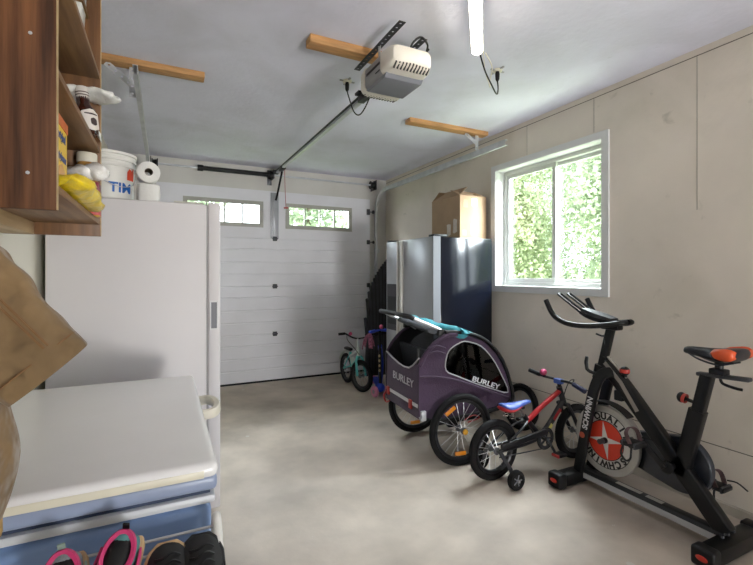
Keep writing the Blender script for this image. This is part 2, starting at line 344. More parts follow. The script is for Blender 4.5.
for x, y, r, hh, m, lab in (
    (6.5, 4.3, 1.6, 4.6, ML2, 'pale green tree outside, behind the right end of the right window'), (6.6, 7.1, 1.6, 4.8, ML1, 'bright leafy tree outside, filling the middle of the right window'),
    (6.5, 10.15, 1.6, 4.4, ML2, 'green tree outside, past the left edge of the right window'), (6.4, .9, 1.5, 4.4, ML1, 'leafy tree outside, mirrored in the black refrigerator side'),
    (9.6, 5.6, 1.9, 6.6, ML1, 'tall tree in the back row outside, behind the right sash'), (9.7, 9.0, 1.9, 7.0, ML2, 'tall tree in the back row outside, at the centre of the window'), (9.6, 12.4, 1.9, 6.6, ML1, 'tall tree in the back row outside, behind the left sash')):
    tree(x, y, r, hh, m, lab, 30000)
for x, y, lab in ((.2, 14.5, 'hazy tree beyond the garage door, in its left window'), (4.6, 14.8, 'hazy tree beyond the garage door, in its right window')):
    tree(x, y, 2.0, 5.4, ML2, lab, 2200, .16, group='trees beyond the garage door')
# ------------------------------------------------------------------ ceiling lumber, door hardware
def batten(x0, x1, y0, y1, z0, label):
    o = B().box((x0, y0, z0), (x1, y1, H-.0005), .002).obj('ceiling_batten', M_pine); return tag(o, label, 'lumber', 'pine battens screwed to the ceiling')
batten(-.50, .24, 3.10, 3.19, 2.682, 'pine batten on the ceiling above the white upright freezer, holding a perforated bracket')
batten(.735, 1.36, 2.335, 2.425, 2.674, 'pine batten on the ceiling crossing above the door opener motor')
batten(1.90, 2.76, 3.20, 3.29, 2.682, 'pine batten on the ceiling near the window, holding the right door track')
def track(x, sgn, yend, label):
    t = thing('door_track', label, 'door track', (x, 5.43, .02), 'garage door tracks')
    path = [(x, 5.435, .02), (x, 5.435, 1.0), (x, 5.435, 2.2)]+[(x, 5.435-.31*(1-cos(a)), 2.2+.31*sin(a)) for a in [i*pi/2/8 for i in range(1, 9)]]+[(x, 4.2, 2.51), (x, yend, 2.51)]
    w_, h_, k = .013, .027, .003
    prof = [(-w_*sgn, -h_), (-w_*sgn, h_), (w_*sgn, h_), (w_*sgn, h_-.012), (w_*sgn-k*sgn, h_-.012), (w_*sgn-k*sgn, h_-k), (-w_*sgn+k*sgn, h_-k), (-w_*sgn+k*sgn, -h_+k), (w_*sgn-k*sgn, -h_+k), (w_*sgn-k*sgn, -h_+.012), (w_*sgn, -h_+.012), (w_*sgn, -h_)]
    B().sweep(path, prof, up=(-1, 0, 0)).obj('rail', M_galv, t)
    for z in (.35, 1.0, 1.7):
        B().box((x+.02, 5.44, z-.03), (x+.06, 5.5395, z+.03), .002).obj('jamb_bracket', M_galv, t)
    return t
tr = track(2.665, -1, 2.86, 'galvanised door track curving along the right wall under the window-side batten')
tl = track(-.15, 1, 2.76, 'galvanised door track running over the white upright freezer')
def perf(bb, p0, p1, wd=.036, up=(0, 1, 0)):
    p0, p1 = V(p0), V(p1); d = (p1-p0).normalized(); u = V(up); u = (u-d*u.dot(d)).normalized(); s_ = d.cross(u); L = (p1-p0).length
    holes = []; n = max(2, int(L/.04))
    for i in range(n):
        c = (i+.5)*L/n; holes.append([(c+.0075*cos(a), .0075*sin(a)) for a in [j*pi/3 for j in range(6)]])
    f = lambda a, c, e: p0+d*a+s_*c+u*e
    bb.plate([(0, -wd/2), (L, -wd/2), (L, wd/2), (0, wd/2)], holes, f, .003); return bb
b = perf(B(), (-.185, 3.145, 2.68), (-.185, 3.145, 2.49)); b.obj('drop_bracket', M_galv, tl, ang=0)
b = perf(B(), (-.33, 3.14, 2.68), (-.19, 3.14, 2.565)); b.obj('brace', M_galv, tl, ang=0)
b = perf(B(), (2.66, 3.245, 2.68), (2.66, 3.245, 2.54)); b.obj('drop_bracket', M_galv, tr, ang=0)
b = perf(B(), (2.52, 3.24, 2.68), (2.655, 3.24, 2.60)); b.obj('brace', M_galv, tr, ang=0)
# torsion shaft
t = thing('torsion_shaft', 'torsion bar with black spring above the garage door', 'door spring', (1.24, 5.41, 2.6))
B().cyl((-.16, 5.41, 2.605), (2.66, 5.41, 2.605), .0127, 12).obj('shaft', M_galv, t)
b = B(); pts = [(.37+i*.83/240, 5.41+.027*cos(i*.9), 2.605+.027*sin(i*.9)) for i in range(241)]
b.tube(pts, .005, 5).cyl((.36, 5.41, 2.605), (1.2, 5.41, 2.605), .026, 14); b.obj('spring', M_blk, t)
B().cyl((.34, 5.41, 2.605), (.40, 5.41, 2.605), .036, 16).obj('spring_cone', M_blk, t); B().cyl((1.165, 5.41, 2.605), (1.215, 5.41, 2.605), .038, 16).obj('spring_cone', M_blk, t)
b = B().box((1.215, 5.36, 2.56), (1.222, 5.535, 2.66)).box((1.17, 5.528, 2.50), (1.225, 5.5385, 2.69), .002); b.obj('centre_bracket', M_dkmet, t)
for x in (-.10, 2.595):
    B().lathe([(.02, -.03), (.055, -.03), (.055, -.024), (.04, -.02), (.046, .018), (.06, .022), (.06, .03), (.02, .03)], (x, 5.41, 2.605), (1, 0, 0), 22).obj('cable_drum', M_blkmet, t)
    B().box((x+.036 if x > 0 else x-.044, 5.35, 2.54), (x+.043 if x > 0 else x-.037, 5.5385, 2.67), .002).obj('end_plate', M_dkmet, t)
# garage door opener -----------------------------------------------------------
t = thing('garage_door_opener', 'white and grey ceiling garage door opener with its long rail', 'door opener', (1.19, 2.15, 2.43))
r0, r1 = V((1.165, 2.36, 2.515)), V((1.268, 5.47, 2.653))
B().bar(r0, r1, .034, .034).obj('rail', M_galv, t)
B().bar(r0+V((-.020, 0, .008)), r1+V((-.020, 0, .008)), .005, .016).obj('drive_belt', M_blk, t)
b = B().bar((1.165, 2.36, 2.515), (1.171, 2.62, 2.522), .046, .042, bev=.003).box((1.12, 2.54, 2.536), (1.205, 2.60, 2.55)); b.obj('rail_clamp', M_blkmet, t)
b = B().bar((1.266, 5.40, 2.655), (1.268, 5.51, 2.657), .046, .046, bev=.003).box((1.238, 5.50, 2.63), (1.30, 5.5275, 2.70), .002); b.obj('header_bracket', M_blkmet, t)
b = B().bar((1.257, 5.02, 2.628), (1.260, 5.20, 2.633), .05, .046, bev=.004); tro = b.obj('trolley', M_blkmet, t)
B().sweep(smooth([(1.275, 5.19, 2.61), (1.275, 5.30, 2.50), (1.272, 5.43, 2.36), (1.262, 5.462, 2.30)], 5), [(-.012, -.003), (.012, -.003), (.012, .003), (-.012, .003)], up=(1, 0, 0)).obj('door_arm', M_blkmet, t)
B().tube(smooth([(1.285, 5.1, 2.62), (1.29, 5.1, 2.40), (1.30, 5.1, 2.16)], 4), .003, 6).obj('release_cord', mat('red cord', 'a83a38', .8), t)
B().bar((1.275, 5.1, 2.155), (1.33, 5.1, 2.16), .014, .018, bev=.005).obj('release_handle', mat('red handle', 'b03a3c', .5), t)
# motor head: rounded body along Y
mx, y0, y1, zb, zt = 1.178, 2.0, 2.35, 2.445, 2.568
def rr(y, hw, zl, zh, r):
    out = []
    for cxx, czz, a0 in ((mx+hw-r, zh-r, 0), (mx-hw+r, zh-r, 90), (mx-hw+r, zl+r, 180), (mx+hw-r, zl+r, 270)):
        for k in range(4): a = radians(a0+k*30); out.append((cxx+r*cos(a), y, czz+r*sin(a)))
    return out
M_op = mat('opener cream plastic', 'd9d3c8', .4)
B().loft([rr(y0+.05, .125, zb, zt, .02), rr(y1-.05, .125, zb, zt, .02)]).obj('chassis', mat('opener grey side', '9b9b9d', .45), t)
B().loft([rr(y0-.055, .085, zb+.035, zt-.025, .022), rr(y0-.04, .115, zb+.015, zt-.008, .03), rr(y0, .13, zb+.0, zt+.004, .035), rr(y0+.075, .134, zb-.004, zt+.008, .03)]).obj('front_cover', M_op, t)
B().loft([rr(y1-.06, .134, zb-.004, zt+.006, .03), rr(y1-.01, .13, zb-.012, zt, .03), rr(y1+.035, .105, zb, zt-.02, .035), rr(y1+.05, .085, zb+.025, zt-.04, .022)]).obj('rear_cover', M_op, t)
b = B().prism([(y0+.04, zb), (y0+.06, zb-.02), (y1-.08, zb-.02), (y1-.05, zb)], lambda a, c, d: (mx-.115+d, a, c), .23); b.obj('light_lens', mat('grey lamp lens', '85878f', .3), t)
b = B()
for i in range(11):
    x = mx-.10+i*.02; b.bar((x, y0-.053+abs(i-5)*.0018, zb+.026), (x, y0-.014, zb+.001), .007, .009)
b.obj('vent_slots', mat('vent shadow grey', '3c3b3a', .8), t, ang=0)
b = B()
for i in range(12):
    x = mx-.105+i*.019; b.bar((x, y1-.02, zb-.0085), (x, y1+.026, zb-.0035), .006, .006)
b.obj('vent_slots', MATS['vent shadow grey'], t, ang=0)
b = B().box((mx-.1275, y0+.10, zb+.065), (mx-.1245, y1-.08, zb+.078)).box((mx-.1275, y0+.10, zb+.03), (mx-.1245, y0+.15, zb+.036)); b.obj('name_stripe', M_blk, t, ang=0)
B().cyl((mx-.10, y0-.031, zt-.035), (mx-.10, y0-.018, zt-.035), .012, 14).obj('terminal_port', M_blk, t)
for x in (1.10, 1.29):
    perf(B(), (x, 1.93 if x < 1.2 else 2.02, 2.664), (x, 2.52, 2.664), .04, (0, 0, 1)).obj('hanger_angle', M_dkmet, t, ang=0)
    perf(B(), (x, 2.2, 2.664), (x, 2.2, 2.572), .03, (1, 0, 0)).obj('hanger_strap', M_galv, t, ang=0)
B().tube(smooth([(1.20, 2.04, 2.572), (1.21, 2.01, 2.62), (1.25, 1.99, 2.65), (1.29, 1.99, 2.62), (1.305, 2.02, 2.60), (1.33, 2.04, 2.625)], 6), .006, 6).obj('wire', M_blk, t)
def outlet(x, y, label, cord):
    o = thing('ceiling_outlet', label, 'outlet', (x, y, H), 'ceiling outlets with cords')
    B().lathe([(.012, -.012), (.030, -.010), (.034, -.0005)], (x, y, H), (0, 0, 1), 20).obj('socket', M_cream, o)
    b = B().box((x-.055, y-.007, H-.008), (x+.055, y+.007, H-.0005), .002).box((x-.007, y-.06, H-.008), (x+.007, y+.06, H-.0005), .002); b.obj('cover_arms', mat('outlet grey', 'a5a5a6', .5), o)
    B().lathe([(.012, 0), (.015, -.015), (.013, -.05), (.005, -.065)], (x, y, H-.012), (0, 0, 1), 12).obj('plug', M_blk, o)
    B().tube(smooth([(x, y, H-.07)]+cord, 7), .0045, 7).obj('cord', M_blk, o)
outlet(1.148, 2.80, 'ceiling outlet left of the opener rail with hanging black cord', [(1.152, 2.78, 2.60), (1.165, 2.72, 2.48), (1.18, 2.66, 2.44), (1.19, 2.58, 2.47), (1.182, 2.47, 2.53), (1.16, 2.41, 2.545)])
outlet(1.985, 2.212, 'ceiling outlet beside the tube light with looping black cord', [(1.98, 2.20, 2.60), (1.93, 2.15, 2.53), (1.86, 2.09, 2.50), (1.77, 2.02, 2.50), (1.66, 1.95, 2.53), (1.585, 1.905, 2.59)])
# LED tube light
t = thing('tube_light', 'lit white tube light hanging below the ceiling', 'ceiling light', (1.25, 1.55, 2.6))
e0 = V((1.560, 1.900, 2.602)); dr = V((-.648, -.762, 0)).normalized(); e1 = e0+dr*1.2; sd = V((0, 0, 1)).cross(dr)
f = lambda p, k: [p+sd*(.030*k*cos(a))+V((0, 0, 1))*(.022*k*sin(a)-.004) for a in [-pi*1.05+i*pi*1.1/10 for i in range(11)]]
B().loft([f(e0, .8), f(e0+dr*.012, 1), f(e1-dr*.012, 1), f(e1, .8)]).obj('diffuser', mat('lit diffuser', 'fff6e4', .4, emit=13), t)
b = B().bar(e0+V((0, 0, .012))-dr*.004, e1+V((0, 0, .012)), .064, .018, bev=.004); b.obj('housing', M_white, t)
for k in (.25, .85): B().tube([e0+dr*k+V((0, 0, .02)), e0+dr*k+V((.0, 0, H-2.602))], .002, 5).obj('hanging_wire', M_galv, t)
B().sweep(smooth([e0+dr*.06+V((.04, 0, .01)), V((1.70, 2.0, 2.57)), V((1.76, 2.04, 2.53)), V((1.79, 2.06, 2.51)), V((1.80, 2.07, 2.56)), V((1.78, 2.03, 2.62)), V((1.66, 1.95, 2.64))], 6), [(-.004, -.002), (.004, -.002), (.004, .002), (-.004, .002)]).obj('pull_cord', M_cream, t)
# ------------------------------------------------------------------ left side: freezers
t = thing('upright_freezer', 'tall white upright freezer against the left wall', 'freezer', (-.15, 2.85, 0))
B().box((-.512, 2.53, .03), (.205, 3.13, 1.745), .008).obj('cabinet', M_appl, t)
B().box((.205, 2.54, .09), (.214, 3.12, 1.735)).obj('door_gasket', mat('gasket grey', 'a7a5a4', .6), t, ang=0)
d = B().box((.213, 2.528, .066), (.277, 3.132, 1.757), .010).obj('door', M_appl, t)
b = B().box((.222, 2.520, 1.055), (.228, 2.530, 1.215)).box((.258, 2.520, 1.055), (.264, 2.530, 1.215)).box((.228, 2.520, 1.055), (.258, 2.530, 1.063)).box((.228, 2.520, 1.207), (.258, 2.530, 1.215)); b.obj('door_handle', M_white, d, ang=0)
B().box((.228, 2.5265, 1.062), (.258, 2.5285, 1.208)).obj('handle_recess', mat('handle grey', '74767c', .5), d, ang=0)
for x, y in ((-.46, 2.58), (.15, 2.58), (-.46, 3.08), (.15, 3.08)): B().cyl((x, y, 0), (x, y, .032), .02, 10).obj('foot', M_blk, t)
t = thing('chest_freezer', 'low white chest freezer with bluish shade painted on its side, in front of the upright freezer', 'freezer', (-.17, 1.63, 0))
M_body = mat('blue shaded enamel', '7d98c4', .3, 0, .02, 3)  # white cabinet with bluish shade painted into its colour
B().box((-.50, 1.13, .04), (.105, 2.13, .800), .03, seg=4).obj('body', M_body, t)
B().box((-.495, 1.122, .800), (.112, 2.138, .822), .008).obj('rim', mat('grey rim', 'c3c6cb', .4), t)
B().box((-.49, 1.135, .821), (.10, 2.125, .834)).obj('lid_seal', mat('seal navy', '2f3c55', .6), t, ang=0)
B().box((-.498, 1.117, .833), (.116, 2.140, .872), .012, seg=3).obj('lid_shaded_side', mat('lid side shade', '8d99b4', .35), t)  # side of the white lid, its shade put into the colour
lid = B().box((-.50, 1.115, .862), (.118, 2.142, .902), .018, seg=4).obj('lid', mat('lid white', 'e8e6e6', .26, 0, .015, 4), t)
b = B().box((-.47, 1.1135, .868), (.085, 1.1155, .886), .001); b.obj('lid_edge_highlight', mat('lid edge light', 'd6d0bd', .4), lid)  # cream colour paints the light caught along the lid's front edge
B().sweep(smooth([(.112, 1.63, .865), (.150, 1.63, .868), (.172, 1.68, .868), (.172, 1.76, .868), (.150, 1.81, .868), (.112, 1.81, .865)], 5), [(-.016, -.008), (-.010, -.012), (.010, -.012), (.016, -.008), (.016, .008), (.010, .012), (-.010, .012), (-.016, .008)], up=(0, 0, 1)).obj('lid_handle', M_cream, lid)
for x in (-.44, .05):
    for y in (1.2, 2.06): B().cyl((x, y, 0), (x, y, .042), .022, 10).obj('foot', M_blk, t)
# things on the upright freezer
bx, by = -.272, 2.76
t = thing('plastic_bucket', 'white plastic bucket lettered TIM on the upright freezer', 'bucket', (bx, by, 1.7455))
B().lathe([(.108, 0), (.112, .003), (.121, .19), (.126, .192), (.126, .202), (.123, .205), (.123, .222), (.128, .224), (.128, .234), (.124, .237), (.125, .252), (.133, .255), (.133, .268), (.127, .270), (.120, .262), (.108, .02), (0, .015)], (bx, by, 1.7455), (0, 0, 1), 40, caps=False).obj('pail', mat('bucket plastic', 'e0ded8', .4), t)
hp = [(bx+.129*cos(a), by+.129*sin(a), 1.7455+.225-.145*max(0, sin((a-radians(-150))/radians(180)*pi))) for a in [radians(-150+i*10) for i in range(19)]]
B().tube(hp, .0025, 6).obj('wire_handle', M_galv, t)
def on_bucket(cz, a0):
    def fn(c):
        r = .1145+.009*(cz+c.y)/.19+.0006+c.z; a = a0+c.x/.117; return V((bx+r*cos(a), by+r*sin(a), 1.7455+cz+c.y))
    return fn
text(B(), 'TIM', .072, 0, (1, 0, 0), (0, 0, 1), .0017, .0004, fn=on_bucket(.075, radians(-58))).obj('lettering', mat('blue print', '1f5fae', .5), t, ang=0)
b = B(); f = on_bucket(.155, radians(-30)); b.prism([(-.026, -.03), (-.026, .012), (-.012, .032), (.004, .022), (.020, .045), (.022, -.03)], lambda a, c, d: f(V((a, c, d))), .0008); b.obj('red_emblem', mat('red print', 'd8492a', .5), t, ang=0)
def roll(c, axis, label, wob=0):
    t = thing('paper_roll', label, 'paper roll', c, 'paper rolls on the upright freezer')
    a = V(axis); b = B().ring(c, axis, [(.02, -.05), (.05, -.05), (.056, -.046), (.057, 0), (.056, .046), (.05, .05), (.02, .05)], 40)
    if wob: b.wob(.006, 40)
    b.obj('roll', mat('tissue paper', 'e3e1dd', .9, 0, .02, 20, bump=.2, bscale=60), t)
    B().ring(c, axis, [(.0185, -.0495), (.02, -.0495), (.02, .0495), (.0185, .0495)], 24).obj('cardboard_core', mat('core card', '5a4c3e', .9), t); return t
roll((-.08, 2.66, 1.8005), (0, 0, 1), 'crinkled white paper roll standing on the upright freezer', 1)
roll((-.083, 2.65, 1.9085), (.12, -1, .0), 'white paper roll lying on top of the standing roll, hole facing the room')
b = B()
for i in range(5): b.box((.045+random.uniform(-.004, .004), 2.64, 1.7455+i*.005), (.195+random.uniform(-.004, .004), 2.86, 1.7455+i*.005+.0045), rot=None)
tag(b.obj('paper_stack', mat('papers', 'dedad0', .8), ang=0), 'thin stack of papers on the freezer top near its door', 'papers')
# ------------------------------------------------------------------ wall shelf unit and its contents
t = thing('wall_shelf_unit', 'dark stained pine shelf unit on the left wall, packed with groceries', 'shelf unit', (-.39, 1.67, 1.515))
XF = -.235
B().box((LF+.002, 1.27, 1.515), (XF, 1.290, 2.68), .001).obj('side_panel', M_wood, t)
B().box((LF+.002, 2.06, 1.515), (XF, 2.080, 2.68), .001).obj('side_panel', mat('side panel brown', '6f4b2c', .45, 0, .25, 3.2, c2='865d38', stretch=(9, 9, .55), bump=.1, bscale=10), t)
for z in (1.562, 1.852, 2.152, 2.385): B().box((LF+.002, 1.290, z), (XF-.002 if z < 2.3 else XF-.04, 2.060, z+.019), .001).obj('shelf', M_woodh, t)
b = B().box((XF-.0015, 1.272, 1.517), (XF+.0015, 1.288, 2.678)); b.obj('front_edging', M_woodraw, t, ang=0)
b = B().box((XF-.0015, 2.061, 1.517), (XF+.0015, 2.079, 2.678)); b.obj('front_edging', M_woodraw, t, ang=0)
B().box((LF+.002, 1.290, 1.48+.035), (LF+.10, 2.060, 1.561), .001).obj('wall_rail', M_woodraw, t)
B().box((LF+.002, 1.29, 1.581), (LF+.012, 2.06, 2.68)).obj('back_panel', M_woodh, t, ang=0)
for x, z in ((-.29, 1.60), (-.285, 1.93), (-.29, 2.22)): B().lathe([(.0045, 0), (.004, -.001), (0, -.0015)], (x, 1.2705, z), (0, 1, 0), 10, caps=False).obj('screw', M_galv, t)
# groceries
def tin_label(*a): pass
c = thing('cracker_box', 'tall yellow cracker box with orange top on the bottom shelf', 'food box', (-.30, 1.425, 1.5815))
B().box((-.355, 1.36, 1.5815), (-.262, 1.56, 1.805), .002).obj('carton', mat('yellow carton', 'f0c838', .5, 0, .04, 6), c)
b = B().box((-.2625, 1.362, 1.775), (-.2605, 1.558, 1.803)).box((-.357, 1.5585, 1.775), (-.26, 1.561, 1.803)).box((-.354, 1.361, 1.8035), (-.263, 1.559, 1.806)); b.obj('orange_band', mat('orange print', 'd0671d', .5), c, ang=0)
b = B(); text(b, 'original', .034, (-.2600, 1.475, 1.747), (0, 1, 0), (0, 0, 1), .001, .0003); b.obj('lettering', mat('dark blue print', '3c4a86', .5), c, ang=0); b = B(); text(b, 'originaux', .033, (-.2600, 1.475, 1.69), (0, 1, 0), (0, 0, 1), .001, .0003); b.obj('lettering', mat('dark blue print', '3c4a86', .5), c, ang=0)
b = B().prism([(1.445, 1.585), (1.39, 1.585), (1.38, 1.64), (1.425, 1.625), (1.465, 1.588)], lambda a, e, d: (-.2615+d, a, e), .001).prism([(1.485, 1.585), (1.545, 1.583), (1.545, 1.61), (1.515, 1.605)], lambda a, e, d: (-.2615+d, a, e), .001); b.obj('blue_print', mat('blue panel', '6a86c0', .5), c, ang=0)
b = B().prism([(1.435, 1.62), (1.495, 1.61), (1.525, 1.65), (1.485, 1.672), (1.445, 1.66)], lambda a, e, d: (-.2615+d, a, e), .0014); b.obj('cracker_picture', mat('cracker tan', 'd8a867', .6), c, ang=0)
# yellow bag draped over the shelf edge
b = B(); rings = []
for i in range(21):
    s = i/20; y = 1.33+.555*s; k = min(1, max(.12, 1.25*sin(pi*min(.97, max(.03, s)))**.5)); x = -.243+.004*s
    rings.append([(x+.050*k*cos(a), y+.012*sin(5*s*3+a), 1.586+.014+.010*sin(6*s)+(.010+.022*k*sin(pi*s))*sin(a)+.010*s) for a in [2*pi*q/16 for q in range(16)]])
b.loft(rings); b.wob(.016, 17, 3); b.wob(.006, 55, 1)
for v in b.bm.verts: v.co.z = max(v.co.z, 1.5828); v.co.y = min(v.co.y, 1.900)
tag(b.obj('snack_bag', mat('yellow foil', 'e6c81f', .3, 0, .2, 18, bump=.6, bscale=40), ang=80), 'crumpled yellow bag lying along the bottom shelf edge', 'bag')
c = thing('spice_tin', 'yellow tin with maroon top band at the far end of the bottom shelf', 'tin', (-.262, 1.97, 1.5815))
B().box((-.302, 1.905, 1.5815), (-.222, 1.965, 1.705), .004).obj('tin', mat('tin yellow', 'e6bd3a', .4), c)
b = B().box((-.3025, 1.9035, 1.670), (-.2215, 1.9665, 1.7055), .003); b.obj('maroon_band', mat('maroon', '7d2531', .4), c)
b = B().box((-.3025, 1.9035, 1.5825), (-.2215, 1.9665, 1.607), .003); b.obj('red_band', mat('red band', 'b5302a', .4), c)
b = B().torus((-.262, 1.9045, 1.652), (0, 1, 0), .022, .005, 24, 6, .3).cyl((-.262, 1.9052, 1.652), (-.262, 1.9038, 1.652), .012, 16); b.obj('green_badge', mat('green print', '4d9c7c', .5), c)
c = thing('lidded_jar', 'amber jar with white screw cap behind the maroon-topped tin', 'jar', (-.275, 2.018, 1.5815))
B().lathe([(.036, 0), (.038, .004), (.038, .195), (.030, .215), (.030, .225), (0, .225)], (-.275, 2.018, 1.5815), (0, 0, 1), 24).obj('jar_body', mat('amber jar', 'b98b4a', .25), c)
B().lathe([(.034, .216), (.035, .219), (.035, .250), (.032, .254), (0, .254)], (-.275, 2.018, 1.5815), (0, 0, 1), 28).obj('screw_cap', M_cream, c)
c = thing('clear_bag', 'clear crumpled plastic bag lying on top of the yellow tin', 'bag', (-.27, 1.94, 1.7065))
M_clear = mat('milky plastic', 'cfc6ba', .15, 0, .25, 22, c2='f2f0ee', bump=.6, bscale=40)
b = B().ball((-.280, 1.92, 1.738), (.060, .04, .029), seg=24, wob=.016, ws=30); b.ball((-.232, 1.915, 1.742), (.045, .04, .030), seg=16, wob=.015, ws=32); b.obj('bag', M_clear, c, ang=80)
c = thing('small_bottle', 'small dark bottle with white label between cracker box and tin', 'bottle', (-.30, 1.80, 1.5815))
B().lathe([(.018, 0), (.02, .004), (.02, .085), (.010, .10), (.010, .118), (0, .118)], (-.295, 1.79, 1.5815), (0, 0, 1), 18).obj('bottle_body', mat('dark glass', '2a1d1a', .15), c)
B().lathe([(.0207, .02), (.0207, .075)], (-.295, 1.79, 1.5815), (0, 0, 1), 18, caps=False).obj('label_wrap', M_white, c)
c = thing('syrup_bottle', 'brown syrup bottle with cream label standing on the second shelf', 'bottle', (-.262, 1.94, 1.8715))
ax = V((-.10, 0, 1)).normalized(); o_ = V((-.258, 1.895, 1.8725))
B().lathe([(.034, 0), (.038, .006), (.040, .07), (.034, .095), (.022, .112), (.02, .17), (0, .17)], o_, ax, 26).obj('bottle_body', mat('brown syrup', '35170f', .15), c)
B().lathe([(.0212, .118), (.0212, .172), (.019, .176), (0, .176)], o_, ax, 22, caps=False).obj('cap', mat('cap label cream', 'cfc8c0', .5), c)
b = B()
for k in (.128, .142, .152): b.lathe([(.0214, k), (.0214, k+.004)], o_, ax, 22, caps=False)
b.obj('cap_print', mat('print brown', '57423d', .6), c)
def cyl_patch(r, z0, z1, amid, da, h=.0006):
    a_ = ax.normalized(); e1_ = V((0, 1, 0)).cross(a_).normalized(); e2_ = a_.cross(e1_); rows = []
    for i in range(9):
        s = i/8; w_ = da*sqrt(max(.03, 1-(2*s-1)**4)); rows.append([o_+a_*(z0+(z1-z0)*s)+(e1_*cos(amid+w_*q)+e2_*sin(amid+w_*q))*r for q in [k/6-1 for k in range(13)]])
    return B().loft(rows, caps=False, closed_ring=False)
cyl_patch(.0412, .012, .088, radians(-50), .95).obj('body_label', mat('cream label', 'd9d2cb', .5), c)
cyl_patch(.0417, .030, .058, radians(-42), .30).obj('label_print', mat('label dark print', '3b2b2a', .6), c)
cyl_patch(.0417, .068, .074, radians(-50), .6).obj('label_print', MATS['label dark print'], c)
M_bag = mat('white bag plastic', 'd9d8d3', .3, 0, .06, 20, bump=.5, bscale=35)
def sheet_bag(pts, wid, thick, label, name='plastic_bag', amp=.012, seed=0, zmin=1.873):
    P = smooth(pts, 4); b = B(); n = len(P); rings = []
    for i, p in enumerate(P):
        s = i/(n-1); k = max(.15, sin(pi*min(.98, max(.03, s)))**.45)
        rings.append([(p.x+thick*k*sin(a)*.3, p.y+wid*k*cos(a), p.z+thick*k*sin(a)) for a in [2*pi*j/12 for j in range(12)]])
    b.loft(rings); b.wob(amp, 22, seed)
    for v in b.bm.verts:
        v.co.z = max(v.co.z, zmin)
        if v.co.x < -.232: v.co.y = min(v.co.y, 2.057)
    return tag(b.obj(name, M_bag, ang=80), label, 'bag', 'white plastic bags on the second shelf')
sheet_bag([(-.42, 1.80, 1.96), (-.36, 1.88, 2.0), (-.31, 1.95, 2.035), (-.25, 1.99, 2.06), (-.205, 2.005, 2.065), (-.165, 2.02, 2.06)], .075, .022, 'white plastic bag sticking out over the syrup bottle', seed=1, amp=.02)
sheet_bag([(-.40, 1.50, 1.90), (-.34, 1.58, 1.925), (-.30, 1.68, 1.935), (-.285, 1.78, 1.93)], .10, .03, 'white plastic bag lying behind the near side panel on the second shelf', seed=5)
sheet_bag([(-.33, 2.01, 1.95), (-.275, 2.015, 1.945), (-.235, 2.015, 1.915), (-.226, 2.01, 1.885)], .035, .012, 'white paper bag corner hanging behind the syrup bottle', 'paper_bag', .005, 9)
b = B().box((-.32, 1.90, 2.172), (-.28, 1.985, 2.365), .004, rot=(0, .06, 0)); tag(b.obj('paper_packet', M_bag), 'upright white packet at the far end of the third shelf', 'packet')
b = B().box((-.39, 1.72, 2.4045), (-.29, 1.95, 2.47), .004); tag(b.obj('white_carton', M_white), 'white carton on the top shelf near the ceiling', 'carton')
c = thing('steel_canister', 'round steel canister beside the white carton on the top shelf', 'canister', (-.31, 2.0, 2.4045))
B().lathe([(.038, 0), (.04, .003), (.04, .09), (.038, .093), (0, .093)], (-.315, 2.005, 2.4045), (0, 0, 1), 24).obj('can', M_galv, c)
B().lathe([(.041, .075), (.041, .096), (0, .097)], (-.315, 2.005, 2.4045), (0, 0, 1), 24, caps=False).obj('lid', M_dkmet, c)
# ------------------------------------------------------------------ jacket on the left wall
t = thing('work_jacket', 'brown canvas work jacket hanging on the left wall with sleeve sticking out', 'jacket', (-.38, 1.0, .90))
M_can = mat('brown canvas', '7b6344', .9, 0, .25, 5, bump=1, bscale=9, sheen=.2, bdist=.05)
def ell(c, u, v_, n=26, fold=.0, ph=0, fr=5):
    c, u, v_ = V(c), V(u), V(v_)
    return [c+(u*cos(a)+v_*sin(a))*(1+fold*sin(fr*a+ph)) for a in [2*pi*k/n for k in range(n)]]
dv = V((.66, .0, -.75)).normalized(); nv = V((.75, 0, .66)).normalized(); yv = V((0, 1, 0))
sl = B(); rings = []
st = V((-.475, .985, 1.495)); L_ = .43
for i in range(34):
    s = i/33; c_ = st+dv*(L_*s); hw = .125-.047*s; hy = .070-.022*s
    r = ell(c_, nv*hw, yv*hy, 48)
    for k, p in enumerate(r):
        a = 2*pi*k/48
        fo = (.007*(1-.6*s)*sin(3*a+8*s+2*sin(3*s))+.008*sin(19*s+3*sin(a+1)+2*a)*(1-s**4)+.006*sin(33*s-3*a)*(1-s**4))*(.25+1.75*abs(sin(a)))
        p += (nv*cos(a)+yv*sin(a))*fo
    rings.append(r)
r_ = rings[-1]; cc = sum(r_, V((0, 0, 0)))/len(r_)
rings += [[cc+(p-cc)*.93-dv*.004 for p in r_], [cc+(p-cc)*.90-dv*.05 for p in r_]]
sl.loft(rings, caps=False); sl.wob(.007, 9, 2); slv = sl.obj('sleeve', M_can, t, ang=80, sub=1)
B().tube([cc+(p-cc)*1.015-dv*.035 for p in r_], .0016, 5, closed=True).obj('hem_stitch', mat('seam thread', '7a5a3a', .9), slv)
cEnd = st+dv*L_
b = B(); b.loft([[cc+(p-cc)*.62-dv*.10 for p in r_], [cc+(p-cc)*.84-dv*.05 for p in r_], [cc+(p-cc)*.87-dv*.010 for p in r_]], caps=True); b.obj('cuff_lining', mat('navy lining', '1f2230', .9), slv, ang=80)
for q in (-.07, .03):
    pts = [st+dv*(L_*s)+nv*((.125-.047*s)*cos(-1.0+q))+yv*((.070-.022*s)*sin(-1.0+q)-.012) for s in [i/14*.9 for i in range(15)]]
    B().tube(pts, .0022, 5).obj('seam', mat('seam thread', '7a5a3a', .9), slv)
b = B(); rings = []
